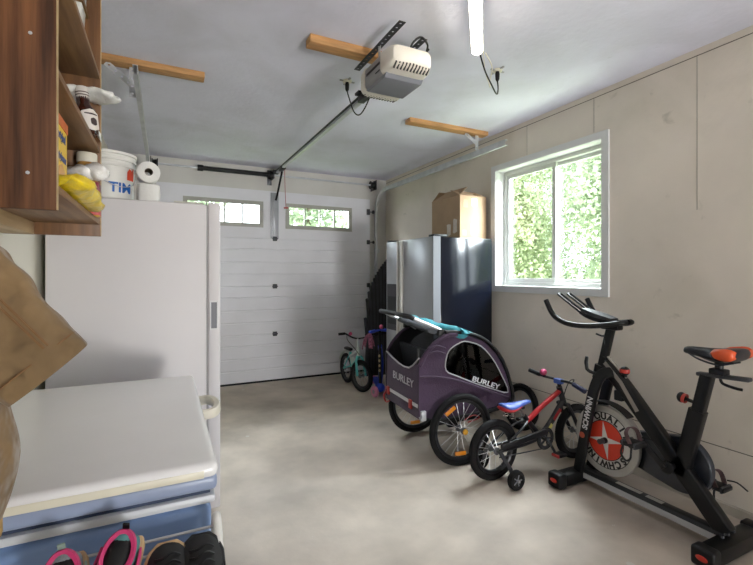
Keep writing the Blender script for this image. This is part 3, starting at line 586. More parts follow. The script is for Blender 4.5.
for i in range(24):
    s = i/23; z = .885+.80*s; hx = .135+.02*sin(s*7)-.03*s; hy = .15-.03*s; cxx = LF+.012+hx*.95-.0
    rings.append(ell((cxx+.0, .98+.01*sin(s*9), z), (hx, 0, 0), (0, hy, 0), 48, .045, 2*s, 7))
b.loft(rings); b.wob(.008, 12, 4)
for v in b.bm.verts: v.co.x = max(v.co.x, LF+.004); v.co.y = min(v.co.y, 1.108)
b.obj('body', M_can, t, ang=80, sub=1)
b = B(); rings = []
for i in range(3):
    z = .885+i*.018; rings.append(ell((LF+.012+.135*.95, .98, z), (.139, 0, 0), (0, .154, 0), 48, .045, .05*i, 7))
b.loft(rings, caps=False)
for v in b.bm.verts: v.co.x = max(v.co.x, LF+.003); v.co.y = min(v.co.y, 1.110)
b.obj('hem_band', mat('worn hem', 'a98a55', .9, 0, .2, 30), t, ang=80)
# second sleeve hanging straight down on the far side of the camera
b = B().loft([ell((-.44, .80-.0, 1.55-.6*k), (.06, 0, 0), (0, .055, 0), 24, .04, k*5) for k in [i/12 for i in range(13)]]); b.wob(.006, 15, 8)
for v in b.bm.verts: v.co.x = max(v.co.x, LF+.004)
b.obj('sleeve', M_can, t, ang=80)
# ------------------------------------------------------------------ shoe rack and shoes
t = thing('shoe_rack', 'white tubular shoe rack with a sloping wire tier in front of the chest freezer', 'shoe rack', (-.2, .95, 0))
M_tube = mat('white tube', 'dcdad6', .35)
M_wire = mat('rack wire', 'b9babc', .4, .5)
for x in (-.50, .108):
    pts = smooth([(x, 1.085, .01), (x, 1.085, .40), (x, 1.085, .70), (x, 1.080, .775), (x, 1.055, .790), (x, .97, .70), (x, .83, .555), (x, .80, .50), (x, .80, .30), (x, .80, .01)], 5)
    B().tube(pts, .0105, 10).obj('side_frame', M_tube, t)
    for y in (1.085, .80): B().cyl((x, y, 0), (x, y, .018), .014, 10).obj('foot', M_blk, t)
def slope(y, off=0): return (.79-.025)+(y-1.055)*1.02+off   # height of the sloping wire tier
b = B()
for y in (1.045, .99, .93, .87, .83): b.cyl((-.50, y, slope(y)), (.108, y, slope(y)), .003, 6)
b.cyl((-.50, 1.06, .778), (.108, 1.06, .778), .003, 6); b.obj('tier_wire', M_wire, t)
b = B().cyl((-.50, 1.085, .2), (.108, 1.085, .2), .006, 8).cyl((-.50, .80, .2), (.108, .80, .2), .006, 8); b.obj('lower_rail', M_tube, t)
def shoe(x, col, col2, accent, sole, label, rz=0, lace=None, flip=0, up_=0):
    """a shoe pointing down the slope (toe to -Y), heel up; built flat with toe at -Y then tilted"""
    root = thing('shoe', label, 'shoe', (0, 0, 0), 'shoes on the white rack')
    Ls = .235
    secs = []   # y along shoe 0 heel .. 1 toe: half width, height
    data = [(0, .026, .075), (.06, .032, .084), (.16, .034, .080), (.28, .034, .072), (.42, .037, .072), (.55, .041, .064), (.70, .044, .052), (.84, .042, .044), (.94, .032, .036), (1, .014, .024)]
    rings = []
    for s, hw, hh in data:
        y = -s*Ls
        r = []
        for k in range(18):
            a = 2*pi*k/18; cx_, cz_ = cos(a), sin(a)
            r.append((hw*(abs(cx_)**.8)*(1 if cx_ > 0 else -1)*(1 if cz_ < .2 else .82), y, .018+max(0, hh-.018)*(.5+.5*cz_)))
        rings.append(r)
    up = B().loft(rings); up.wob(.002, 60, x*10); upo = up.obj('upper', col, root, ang=60, local=True, sub=1)
    so = B(); so.loft([[((hw+.005)*cx2, -s*Ls*1.02+.003, zz) for cx2, zz in ((-1, .001), (1, .001), (1.02, .012), (.96, .024), (-.96, .024), (-1.02, .012))] for s, hw, hh in data]); so.obj('sole', sole, root, local=True, bevel=.002)
    c = B(); c.ring((0, -.048, .0765), (0, 0, 1), [(.026, -.006), (.034, -.008), (.037, .0), (.033, .008), (.026, .006)], 28)
    for v in c.bm.verts: v.co.y = -.048+(v.co.y+.048)*1.35; v.co.x *= .86; v.co.z += -(v.co.y+.048)*.10
    c.obj('collar', accent, root, local=True)
    i_ = B().lathe([(.024, 0), (.0, -.0)], (0, -.048, .0785), (0, 0, 1), 20, caps=False)
    for v in i_.bm.verts: v.co.y = -.048+(v.co.y+.048)*1.35
    i_.bm.free(); i_ = B().ball((0, -.048, .074), (.024, .036, .010)); i_.obj('insole', M_blk, root, local=True)
    tg = B().bar((-.0, -.075, .074), (0, -.125, .072), .034, .008, bev=.003); tg.obj('tongue', col2, root, local=True)
    l = B()
    for k in range(8 if flip else 5):
        y = -.088-k*.016; z = .0775-k*.0045+(.004 if flip else 0); l.tube(smooth([(-.024, y, z-.010), (-.008, y-.004, z+.004), (.008, y+.004, z+.004), (.024, y, z-.010)], 3), .0026, 5)
    l.tube(smooth([(0, -.085, .078), (.025, -.075, .085), (.034, -.09, .075), (.01, -.09, .08), (-.03, -.078, .083), (-.036, -.095, .070)], 5), .0024, 5)
    l.obj('laces', lace or accent, root, local=True)
    ht = B().bar((0, .001, .068), (0, .005, .088), .013, .005, (0, 1, 0), .002); ht.obj('heel_tab', col2 if lace is None else M_blk, root, local=True)
    for sd_ in (-1, 1):
        B().bar((sd_*.036, -.03, .04), (sd_*.039, -.075, .05), .004, .03, bev=.0015).obj('side_patch', col2, root, local=True)
        B().bar((sd_*.042, -.13, .035), (sd_*.045, -.165, .032), .004, .02, bev=.0015).obj('toe_patch', col2, root, local=True)
    ang = math.atan(1.02)
    root.matrix_basis = M.Translation((x, 1.05+up_, slope(1.05+up_)+.006)) @ M.Rotation(ang*.98, 4, 'X') @ M.Rotation(rz+(pi if flip else 0), 4, 'Z')
    if flip: root.matrix_basis = root.matrix_basis @ M.Translation((0, .235, 0))
    root.location = root.matrix_basis.translation; return root
M_sg = mat('shoe grey mesh', '73787c', .8, 0, .15, 40, bump=.4, bscale=200); M_st = mat('shoe teal', '4e7f80', .7); M_sp = mat('shoe pink', 'c4346c', .6, 0, .1, 20); M_sm = mat('shoe green grey', '7e9188', .7)
M_so = mat('tan sole', 'b89a74', .7); M_bs = mat('black shoe', '1a1a1c', .7, 0, .2, 30); M_db = mat('shoe navy', '25335e', .6)
shoe(-.178, M_sg, M_sm, M_sp, M_so, 'grey sport shoe with pink collar, leftmost on the white rack', .10, None, 0, .012)
shoe(-.072, M_st, M_sp, M_sp, M_so, 'teal and pink sport shoe, second from left on the white rack', -.25, M_db, 0, .02)
shoe(.005, M_bs, M_bs, M_bs, M_so, 'black lace-up shoe next to the teal and pink one', .0, M_blk, 1)
shoe(.072, M_bs, M_blk, M_bs, M_bs, 'black lace-up shoe at the right end of the white rack', -.03, M_blk, 1)
# ------------------------------------------------------------------ back corner: fridge, box, black bundle
t = thing('side_by_side_fridge', 'black sided refrigerator with silver doors beside the right wall', 'refrigerator', (2.5, 3.69, 0))
M_sil = mat('silver door', 'a6a8ac', .3, .55, .03, 3)
M_fblk = mat('glossy black side', '080b14', .14, 0, .1, 4, bump=.02, bscale=60, spec=.35)
B().box((2.222, 3.212, .03), (2.815, 4.115, 1.700), .006).obj('cabinet', M_fblk, t)
d1 = B().box((2.142, 3.208, .10), (2.216, 3.785, 1.704), .012).obj('door', M_sil, t)
d2 = B().box((2.142, 3.80, .10), (2.216, 4.117, 1.704), .012).obj('door', M_sil, t)
M_hand = mat('handle pale silver', 'c3c0ba', .4, .25)
B().box((2.112, 3.742, .30), (2.146, 3.778, 1.700), .008).obj('door_handle', M_hand, d1)
B().box((2.112, 3.806, .30), (2.146, 3.842, 1.700), .008).obj('door_handle', M_hand, d2)
b = B().box((2.140, 3.206, .10), (2.218, 3.2115, 1.702), .001); b.obj('door_edge_trim', mat('edge silver', '66676b', .55), d1, ang=0)
f = lambda a, c, d: (2.1385+d, a, c)
dsp = B().plate([(3.865, .78), (4.09, .78), (4.09, 1.26), (3.865, 1.26)], [[(3.89, .84), (4.065, .84), (4.065, 1.13), (3.89, 1.13)]], f, .005).obj('dispenser_panel', mat('dispenser grey black', '2b2a2e', .3), d2, ang=0)
B().box((2.1395, 3.89, .84), (2.1435, 4.065, 1.13)).obj('dispenser_recess', mat('recess black', '070708', .5), dsp, ang=0)
b = B().box((2.15, 3.215, 1.700), (2.30, 3.30, 1.722), .005); b.obj('hinge_cover', M_blk, t)
b = B().box((2.15, 4.03, 1.700), (2.30, 4.11, 1.722), .005); b.obj('hinge_cover', M_blk, t)
B().box((2.17, 3.23, .0), (2.80, 4.10, .032)).obj('kick_plate', M_blk, t, ang=0)
# cardboard box
t = thing('cardboard_box', 'open cardboard box with torn white labels on top of the refrigerator', 'box', (2.67, 3.54, 1.723))
M_card = mat('cardboard', 'a1866a', .8, 0, .08, 5, bump=.1, bscale=60)
M_cardi = mat('cardboard inside', '7d5d44', .85, 0, .1, 5)
x0, x1, y0, y1, z0, z1 = 2.52, 2.835, 3.32, 3.80, 1.7005, 2.115
bb_ = B()
bb_.box((x0, y0, z0), (x1, y1, z0+.004)).box((x0, y0, z0+.004), (x0+.004, y1, z1)).box((x1-.004, y0, z0+.004), (x1, y1, z1)).box((x0+.004, y0, z0+.004), (x1-.004, y0+.004, z1)).box((x0+.004, y1-.004, z0+.004), (x1-.004, y1, z1))
bb_.obj('carton', M_card, t, ang=0)
def flap(p, q, d, name='flap'):
    p, q, d = V(p), V(q), V(d); n = (q-p).cross(d).normalized()*.004; e = (q-p)*.03
    b = B().loft([[p, q, q+d-e, p+d+e], [p+n, q+n, q+d-e+n, p+d+e+n]]); b.obj(name, M_cardi if name == 'inner' else M_card, t, ang=0)
flap((x0, y1, z1), (x0, y0, z1), (.10, 0, .09)); flap((x1, y0, z1), (x1, y1, z1), (-.12, 0, .03)); flap((x0, y0, z1), (x1, y0, z1), (-.03, .13, .065)); flap((x1, y1, z1), (x0, y1, z1), (0, -.12, .085))
def patch(bb, y_, z_, wy, wz, plane):
    pl = []
    for k in range(10):
        a = 2*pi*k/10; sx = max(-1, min(1, 1.5*cos(a))); sz = max(-1, min(1, 1.5*sin(a))); pl.append((y_+wy*sx*random.uniform(.8, 1), z_+wz*sz*random.uniform(.85, 1)))
    bb.prism(pl, (lambda a, c, d: (x0-.0012+d, a, c)) if plane == 'x' else (lambda a, c, d: (a, y0-.0012+d, c)), .0011); return bb
M_lab = mat('torn label', 'c9c0b6', .8, 0, .12, 30)
for a in ((3.40, 1.83, .035, .075, 'x'), (3.50, 1.80, .035, .06, 'x'), (2.69, 2.055, .035, .045, 'y'), (2.68, 1.80, .035, .06, 'y'), (2.585, 2.04, .03, .04, 'y'), (2.57, 1.76, .03, .03, 'y')): patch(B(), *a).obj('torn_label', M_lab if a[0] != 2.585 and a[0] != 2.57 else mat('torn card', 'b79a7c', .85), t, ang=0)
# black pleated bundle leaning in the corner
t = thing('folded_tarp', 'black pleated tarp bundle leaning in the corner left of the refrigerator', 'tarp', (2.6, 5.2, 0))
M_tarp = mat('black pleats', '18171b', .55, 0, .3, 8, bump=.2, bscale=40)
n_ = 17
for k in range(n_):
    s = k/(n_-1); xb, yb = 2.425+.34*s, 5.22-.03*s; top = .78+.90*(s**.45)
    pts = smooth([(xb, yb, .004), (xb+.005, yb, .3), (xb+.03*s+.012, yb+.01, top*.6), (xb+.07*s, yb+.03, top*.92), (xb+.09*s-.01, yb+.04, top)], 5)
    B().tube(pts, [.016]+[.026-.008*(i/len(pts)) for i in range(len(pts)-2)]+[.008], 10, sq=1.6, up=(1, 0, 0)).obj('pleat', M_tarp if k % 2 else mat('grey black pleats', '2b2a31', .55, 0, .3, 8, bump=.2, bscale=40), t, ang=70)
pts = smooth([(2.375, 5.17, .55), (2.50, 5.15, .56), (2.66, 5.14, .58), (2.80, 5.16, .60)], 5); B().sweep(pts, [(-.02, -.003), (.02, -.003), (.02, .003), (-.02, .003)], up=(0, 0, 1)).obj('strap', M_blk, t)
# ------------------------------------------------------------------ wheels
M_spk = mat('steel spoke', 'c9c9cc', .3, .8); M_rimb = mat('black rim', '1d1d20', .35); M_rims = mat('silver rim', 'b5b5b8', .3, .7); M_orange = mat('orange reflector', 'e08a1c', .3); M_hubg = mat('hub grey', '6a6a6e', .4, .5)
def wheel(par, c, axis, R, tw, rim=None, nsp=20, hubw=.03, refl=0, name='wheel', ph=0):
    c = V(c); a = V(axis).normalized()
    ty = B().ring(c, a, [(R-tw*1.05+tw*1.05*(.5+.5*cos(q))*1.0, tw*.52*sin(q)) for q in [2*pi*i/12 for i in range(12)]], 56).obj(name, M_rub, par)
    r0_ = R-tw*1.05
    B().ring(c, a, [(r0_+.004, -tw*.38), (r0_+.004, tw*.38), (r0_-.012, tw*.28), (r0_-.018, tw*.1), (r0_-.018, -tw*.1), (r0_-.012, -tw*.28)], 56).obj('rim', rim or M_rimb, ty)
    u = V((1, 0, 0)) if abs(a.y) > .9 else a.orthogonal().normalized(); v = V((0, 0, 1)) if abs(a.y) > .9 else a.cross(u); b = B()
    for i in range(nsp):
        an = 2*pi*i/nsp+ph; d0 = an+(.5 if i % 2 else -.5); sd_ = a*(hubw*(1 if (i//2) % 2 else -1))
        b.cyl(c+sd_+(u*cos(d0)+v*sin(d0))*.018, c+(u*cos(an)+v*sin(an))*(r0_-.014), .0017, 5)
    b.obj('spokes', M_spk, ty)
    B().lathe([(.008, -hubw-.02), (.010, -hubw-.008), (.024, -hubw-.006), (.024, -hubw+.002), (.013, -hubw+.006), (.013, hubw-.006), (.024, hubw-.002), (.024, hubw+.006), (.010, hubw+.008), (.008, hubw+.02)], c, a, 18).obj('hub', M_hubg, ty)
    for i in range(refl):
        an = radians([122, 268, 20][i]); d = u*cos(an)+v*sin(an); tt = a.cross(d)
        B().bar(c+d*(R*.66)-tt*.045-a*.004, c+d*(R*.66)+tt*.045-a*.004, .012, .028, d, .003).obj('spoke_reflector', M_orange, ty)
    return ty
# ------------------------------------------------------------------ bike trailer
t = thing('bike_trailer', 'purple child bike trailer with teal rolled cover and silver push bar', 'bike trailer', (1.9, 2.85, 0))
M_pur = mat('purple fabric', '3d2a41', .85, 0, .12, 5, bump=.25, bscale=90, sheen=.15)
M_tealf = mat('teal fabric', '34838f', .8, 0, .2, 12, bump=.5, bscale=30)
M_pipe = mat('grey piping', 'a3a2a5', .5)
M_int = mat('trailer lining', '17171b', .9)
NY, FY = 2.555, 3.145
prof = [(1.59, .36), (1.59, .70), (1.66, .80), (1.745, .88), (1.83, .918), (1.98, .915), (2.13, .86), (2.255, .75), (2.34, .60), (2.395, .42), (2.34, .37), (2.10, .34), (1.75, .32)]
wn = [(1.81, .667), (1.812, .76), (1.845, .82), (1.93, .862), (1.99, .866), (2.11, .825), (2.215, .725), (2.295, .60), (2.36, .455), (2.2, .50), (2.05, .556), (1.90, .620)]
wn = [tuple(p)[:2] for p in smooth([(x, z, 0) for x, z in wn], 3, True)]
for y, sg in ((NY, 1), (FY, -1)):
    nm = 'side_panel'
    b = B().plate(prof, [wn], lambda a, c, d: (a, y+sg*d, c), .010)
    sp = b.obj(nm, M_pur, t, ang=0)
    B().plate(prof, [wn], lambda a, c, d: (a, y+sg*(d+.0105), c), .003).obj('side_lining', M_int, sp, ang=0)
    B().plate(wn, [], lambda a, c, d: (a, y+sg*(d+.003), c), .003).obj('window_pane', glass('smoked film', (.35, .35, .36), .06) if 'smoked film' not in bpy.data.materials else bpy.data.materials['smoked film'], sp, ang=0)
    B().tube([(x, y-.002*sg, z) for x, z in wn], .0045, 6, closed=True).obj('window_piping', M_pipe, sp)
    B().tube(smooth([(1.80, y, .945), (1.98, y, .928), (2.14, y, .872), (2.27, y, .757), (2.355, y, .603), (2.405, y, .42), (2.35, y, .355), (2.1, y, .325), (1.72, y, .31)], 5), .015, 8).obj('frame_tube', M_blkmet, t)
    B().tube(smooth([(1.598, y-.004*sg, .64), (1.72, y-.006*sg, .632), (1.90, y-.006*sg, .590), (2.10, y-.006*sg, .515), (2.36, y-.006*sg, .415)], 5), .007, 6).obj('seam_fold', M_pur, sp)
# folds near the rear roll
b = B().tube(smooth([(1.60, NY+.012, .71), (1.655, NY+.01, .80), (1.735, NY+.005, .878), (1.82, NY, .922), (1.90, NY+.0, .925)], 5), .018, 8); b.wob(.004, 40); b.obj('rolled_flap', M_pur, t, ang=80)
b = B().tube(smooth([(1.60, FY, .71), (1.655, FY, .80), (1.735, FY, .878), (1.82, FY, .922)], 5), .014, 8); b.obj('rolled_flap', M_pur, t, ang=80)
for zz in (.84, .80): B().tube(smooth([(1.66, NY-.008, zz), (1.73, NY-.010, zz+.012), (1.80, NY-.006, zz-.01)], 4), .006, 6).obj('fabric_fold', M_pur, t)
# rear panel, scooped
rear = [(NY+.012, .34), (FY-.012, .34), (FY-.012, .725), (3.10, .715), (3.02, .695), (2.90, .672), (2.80, .664), (2.72, .672), (2.66, .70), (2.60, .745), (NY+.012, .77)]
rp_ = B().plate(rear, [], lambda a, c, d: (1.592+.02*(c-.34)+d, a, c), .010).obj('rear_panel', M_pur, t, ang=0)
B().tube([(1.588+.02*(z-.34), y, z) for y, z in rear[2:]], .006, 6).obj('panel_piping', M_pipe, rp_)
text(B(), 'BURLEY', .080, (1.5915, 2.82, .565), (0, -1, 0), (0, 0, 1), .0009, .0015, sx=1.3).obj('lettering', mat('logo grey', 'b9b4bd', .5), rp_, ang=0)
B().box((1.5885, NY+.02, .415), (1.592, FY-.02, .440)).obj('reflective_strip', mat('reflective white', 'c9c7cb', .4), rp_, ang=0)
M_redb = mat('red buckle', 'a32f2c', .4)
for y in (2.68, 3.08): B().box((1.578, y-.022, .385), (1.592, y+.022, .450), .004).obj('buckle', M_redb, rp_)
b = B().tube(smooth([(1.59, FY-.02, .40), (1.575, FY+.0, .36), (1.59, FY-.01, .31), (1.60, FY-.06, .33)], 4), .007, 6); b.obj('red_strap', M_redb, t)
b = B().box((1.60, NY-.02, .33), (1.64, NY+.03, .40), .006).cyl((1.61, NY-.03, .35), (1.61, NY+.04, .35), .016, 12); b.obj('hitch_bracket', mat('bracket grey', 'a9a9ac', .4, .3), t)
b = B().box((1.595, 2.575, .72), (1.606, 2.60, .83), .003); b.obj('velcro_tab', M_blk, t)
text(B(), 'BURLEY', .052, (2.155, NY-.0035, .545), (1, 0, -.36), (.36, 0, 1), .0006, .0012, sx=1.45).obj('window_lettering', mat('logo pale', 'c9c8cc', .5), t, ang=0)
# floor, seat, front, roof
B().box((1.61, NY+.012, .335), (2.36, FY-.012, .352)).obj('floor_pan', M_int, t, ang=0)
b = B().loft([[(1.80, NY+.03, .36), (1.80, FY-.03, .36), (1.835, FY-.03, .36), (1.835, NY+.03, .36)], [(1.70, NY+.03, .80), (1.70, FY-.03, .80), (1.735, FY-.03, .80), (1.735, NY+.03, .80)]]); seat = b.obj('seat_back', mat('seat grey fabric', '2c2d33', .9), t, ang=0)
B().box((1.83, NY+.04, .44), (2.06, FY-.04, .50), .02).obj('seat_cushion', MATS['seat grey fabric'], t)
for y in (2.70, 2.80, 2.95, 3.05): B().sweep([(1.742, y, .78), (1.78, y+.01, .66), (1.83, y+.02, .54), (1.88, y+.03, .505)], [(-.014, -.002), (.014, -.002), (.014, .002), (-.014, .002)], up=(0, 1, 0)).obj('harness_strap', mat('teal strap', '2f7480', .7), t)
b = B(); fr_ = smooth([(1.98, .0, .922), (2.13, .0, .866), (2.262, .0, .755), (2.345, .0, .60), (2.398, .0, .42)], 4)
b.loft([[(p.x, NY+.01, p.z), (p.x, FY-.01, p.z), (p.x-.008, FY-.01, p.z-.006), (p.x-.008, NY+.01, p.z-.006)] for p in fr_]); b.obj('front_cover', mat('navy cover', '1c1d2b', .7), t)
b = B(); rf = smooth([(1.80, 0, .94), (1.88, 0, .94), (1.98, 0, .922)], 4); b.loft([[(p.x, NY+.01, p.z), (p.x, FY-.01, p.z), (p.x, FY-.01, p.z-.008), (p.x, NY+.01, p.z-.008)] for p in rf]); b.obj('roof', M_pur, t)
B().cyl((1.80, NY, .94), (1.80, FY, .94), .011, 10).obj('top_bar', M_blkmet, t)
b = B(); b.loft([[(1.70+.045*cos(a)+.02, 3.10-.52*s+.0, .985-.03*s+.022*sin(a)+.004*sin(s*16)) for a in [2*pi*k/14 for k in range(14)]] for s in [i/10 for i in range(11)]]); b.wob(.008, 22); b.obj('mesh_cover', mat('grey mesh', '4a4d52', .8, 0, .1, 60, bump=.4, bscale=300), t, ang=80)
rings = []
for i in range(25):
    s = i/24; c_ = V((1.76+.05*s+.14*max(0, s-.6)/.4, 3.13-.58*s, 1.0-.04*s-.04*max(0, s-.6)/.4)); r = .028+.014*sin(s*9)*sin(s*9)+.016*s
    rings.append([c_+V((cos(a)*r*1.25, 0, sin(a)*r*.8)) for a in [2*pi*k/14 for k in range(14)]])
b = B().loft(rings); b.wob(.012, 20, 6); b.obj('rolled_rain_cover', M_tealf, t, ang=80)
b = B().loft([[V((1.93+.16*s, NY+.005+.03*s, .945-.025*s-.03*s*s))+V((0, cos(a)*.045*(1-.5*s), sin(a)*.022*(1-.55*s))) for a in [2*pi*k/12 for k in range(12)]] for s in [i/8 for i in range(9)]]); b.wob(.010, 22, 2); b.obj('rain_cover_tail', M_tealf, t, ang=80)
# push bar
M_alu = mat('silver tube', 'c9cacd', .3, .5)
bar_ = [(1.86, NY+.02, .905), (1.76, NY+.02, .965), (1.61, NY+.035, 1.03), (1.545, NY+.05, 1.06), (1.515, NY+.09, 1.067), (1.51, 2.85, 1.068), (1.515, FY-.09, 1.067), (1.545, FY-.05, 1.06), (1.61, FY-.035, 1.03), (1.76, FY-.02, .965), (1.86, FY-.02, .905)]
hb = B().tube(smooth(bar_, 5), .0125, 10).obj('push_bar', M_alu, t)
B().tube(smooth([(1.57, NY+.043, 1.048), (1.545, NY+.05, 1.06), (1.515, NY+.09, 1.067), (1.51, 2.85, 1.068), (1.515, FY-.09, 1.067), (1.545, FY-.05, 1.06)], 5), .018, 10).obj('foam_grip', M_blk, hb)
b = B().cyl((1.80, NY+.02, .941), (1.85, NY+.02, .911), .016, 12); b.obj('yellow_tag', mat('yellow tag', 'd9a52a', .5), hb)
for y in (NY+.02, FY-.02): B().box((1.75, y-.02, .915), (1.80, y+.02, .965), .006).obj('bar_clamp', M_blk, t)
# axle and wheels
B().cyl((1.89, 2.50, .255), (1.89, 3.18, .255), .010, 10).obj('axle', M_dkmet, t)
b = B().box((1.84, 2.58, .25), (1.94, 2.62, .35), .004).box((1.84, 3.08, .25), (1.94, 3.12, .35), .004); b.bm.free()
for y in (2.60, 3.10): B().box((1.85, y-.02, .24), (1.93, y+.02, .345), .004).obj('axle_mount', M_blkmet, t)
for y in (2.485, 3.185):
    wl = wheel(t, (1.89, y, .255), (0, 1, 0), .255, .042, None, 20, .028, 2, 'wheel', .2 if y < 3 else .5)
    B().lathe([(.014, -.012), (.02, -.008), (.02, 0), (.0, .002)][::-1] if 0 else [(.012, 0), (.02, .003), (.019, .012), (0, .014)], (1.89, y-.05 if y < 3 else y+.05, .255), (0, -1, 0) if y < 3 else (0, 1, 0), 16).obj('hub_cap', mat('orange hub cap', 'c8952c', .4), wl)
b = B().tube(smooth([(1.95, 2.53, .30), (2.02, 2.52, .33), (2.08, 2.53, .30), (1.98, 2.53, .28)], 4), .004, 6); b.obj('red_cord', M_redb, t)
t.location = (1.93, 2.85, 0); t.rotation_euler = (0, 0, radians(-4))
# spare jogger wheel against the wall
t = thing('stroller_wheel', 'small black spoked wheel leaning on the right wall behind the red bike', 'wheel', (2.81, 2.83, 0))
c_ = V((2.805, 2.83, .1995)); ax = V((1, 0, -.14)).normalized()
wl = wheel(t, c_, ax, .2, .042, M_rimb, 16, .022, 0, 'wheel')
# ------------------------------------------------------------------ spin bike
t = thing('spin_bike', 'black spin bike with red and white flywheel and orange backed saddle', 'exercise bike', (2.47, 1.5, 0))
SX = 2.47
for y in (1.955, 1.115):
    fb = B().box((SX-.215, y-.042, .012), (SX+.215, y+.042, .085), .006).obj('stabilizer_bar', M_blkmet, t)
    for sg in (-1, 1):
        ec = B().box((SX+sg*.185, y-.050, .005), (SX+sg*.255, y+.050, .096), .014, seg=3).obj('end_cap', M_blk, fb)
        b = B().ball((SX+sg*.255, y, .052), (.003, .026, .014)); b.obj('red_oval', mat('red badge', 'c23424', .4), ec)
        B().cyl((SX+sg*.20, y, 0), (SX+sg*.20, y, .014), .02, 12).obj('levelling_foot', M_rub, fb)
    if y < 1.5:
        for k in range(3): B().cyl((SX-.05+.05*k, y+.015, .084), (SX-.05+.05*k, y+.015, .098), .010, 8).obj('bolt', M_dkmet, fb)
b = B().box((SX-.03, 1.13, .035), (SX+.03, 1.95, .098), .010); rl = b.obj('base_rail', mat('rail dark grey', '242527', .4, .2), t)
B().box((SX-.0335, 1.15, .042), (SX-.028, 1.92, .074)).obj('rail_side_strip', mat('rail grey', 'b2b2b4', .45), rl, ang=0)
B().box((SX-.020, 1.55, .0975), (SX+.010, 1.70, .0995)).obj('rail_sticker', mat('white sticker', 'b9b5ae', .6), rl, ang=0); B().box((SX-.020, 1.43, .0975), (SX+.010, 1.52, .0995)).obj('rail_sticker', mat('white sticker', 'b9b5ae', .6), rl, ang=0)
def flatbar(pts, wx, wn_, name, par, m=M_blkmet, k=6, r=.3):
    c = []
    for a0, sx, sy in ((0, 1, 1), (90, -1, 1), (180, -1, -1), (270, 1, -1)):
        for q in (0, 45, 90):
            a = radians(a0+q); c.append((sx*(wx/2-r*min(wx, wn_)/2)+r*min(wx, wn_)/2*cos(a), sy*(wn_/2-r*min(wx, wn_)/2)+r*min(wx, wn_)/2*sin(a)))
    return B().sweep(smooth(pts, k) if k else pts, c, up=(1, 0, 0)).obj(name, m, par, ang=50)
# front fork legs curve into the main diagonal
for sg in (-1, 1):
    lg = flatbar([(SX+sg*.062, 1.925, .09), (SX+sg*.062, 1.885, .30), (SX+sg*.062, 1.835, .55), (SX+sg*.058, 1.80, .68), (SX+sg*.045, 1.765, .745), (SX+sg*.02, 1.71, .765)], .026, .062, 'fork_leg', t)
    if sg < 0:
        up_ = V((0, 1.825-1.865, .58-.38)).normalized()
        b = B(); text(b, 'SCHWINN', .050, (SX+sg*.0755-.0005, 1.847, .485), up_, V((0, up_.z, -up_.y))*1.0, .0016, .0008, sx=.92); b.obj('lettering', mat('white decal', 'cfcfcf', .5), lg, ang=0)
        B().lathe([(.019, 0), (.019, .001), (0, .0011)], (SX+sg*.0752, 1.888, .335), (-1, 0, 0), 20).obj('round_badge', mat('orange badge', 'b8543a', .5), lg)
flatbar([(SX, 1.775, .80), (SX, 1.66, .692), (SX, 1.50, .513), (SX, 1.34, .333), (SX, 1.135, .095)], .055, .085, 'main_beam', t, k=4)
B().sweep([(SX-.029, 1.765, .815), (SX-.029, 1.66, .715), (SX-.029, 1.56, .57)], [(-.001, -.012), (.001, -.012), (.001, .012), (-.001, .012)], up=(1, 0, 0)).obj('beam_stripe', mat('stripe grey', '8f8780', .5), t)
B().sweep([(SX, 1.80, .825), (SX, 1.67, .71)], [(-.010, .040), (.010, .040), (.010, .046), (-.010, .046)], up=(1, 0, 0)).obj('brand_strip', mat('strip pale', 'a09a92', .5), t)
flatbar([(SX, 1.345, .30), (SX, 1.325, .37), (SX, 1.272, .60), (SX, 1.258, .66)], .055, .075, 'seat_tube', t, k=3)
flatbar([(SX, 1.262, .63), (SX, 1.238, .74), (SX, 1.215, .848)], .044, .058, 'seat_post', t, k=3)
B().box((SX-.02, 1.035, .846), (SX+.02, 1.262, .866), .006, rot=(radians(-3.5), 0, 0)).obj('seat_slider', M_dkmet, t)
b = B().box((SX-.028, 1.13, .862), (SX+.028, 1.20, .892), .006).cyl((SX, 1.165, .87), (SX, 1.165, .925), .018, 12).tube(smooth([(SX-.0, 1.16, .85), (SX-.0, 1.15, .822), (SX-.02, 1.09, .815), (SX-.02, 1.06, .814)], 4), .007, 8); b.obj('seat_clamp', M_blk, t)
# saddle: sections along y (nose +Y)
def saddle(par, secs, m, name='saddle', f=None):
    b = B(); rings = []
    for y, hw, zt_, th in secs:
        r = []
        for k in range(20):
            a = 2*pi*k/20; c_, s_ = cos(a), sin(a); r.append((hw*(abs(c_)**.75)*(1 if c_ >= 0 else -1), y, zt_-th/2+th/2*(abs(s_)**.7)*(1 if s_ >= 0 else -1)+.012*(s_ > 0)*(-.25+c_*c_)*-1))
        rings.append(r)
    b.loft(rings); f and b.bm.transform(f); return b.obj(name, m, par, ang=70, sub=1)
sd0 = saddle(t, [(1.325, .012, .972, .02), (1.315, .022, .979, .034), (1.28, .026, .985, .042), (1.23, .032, .986, .05), (1.18, .05, .988, .06), (1.14, .074, .992, .064), (1.10, .092, .998, .066), (1.065, .098, 1.003, .064), (1.045, .09, 1.004, .056), (1.038, .05, 1.0, .03)], mat('saddle black', '1b1b22', .4), f=M.Translation((SX, .106, 0)) @ M.Diagonal((1, .92, 1, 1)))
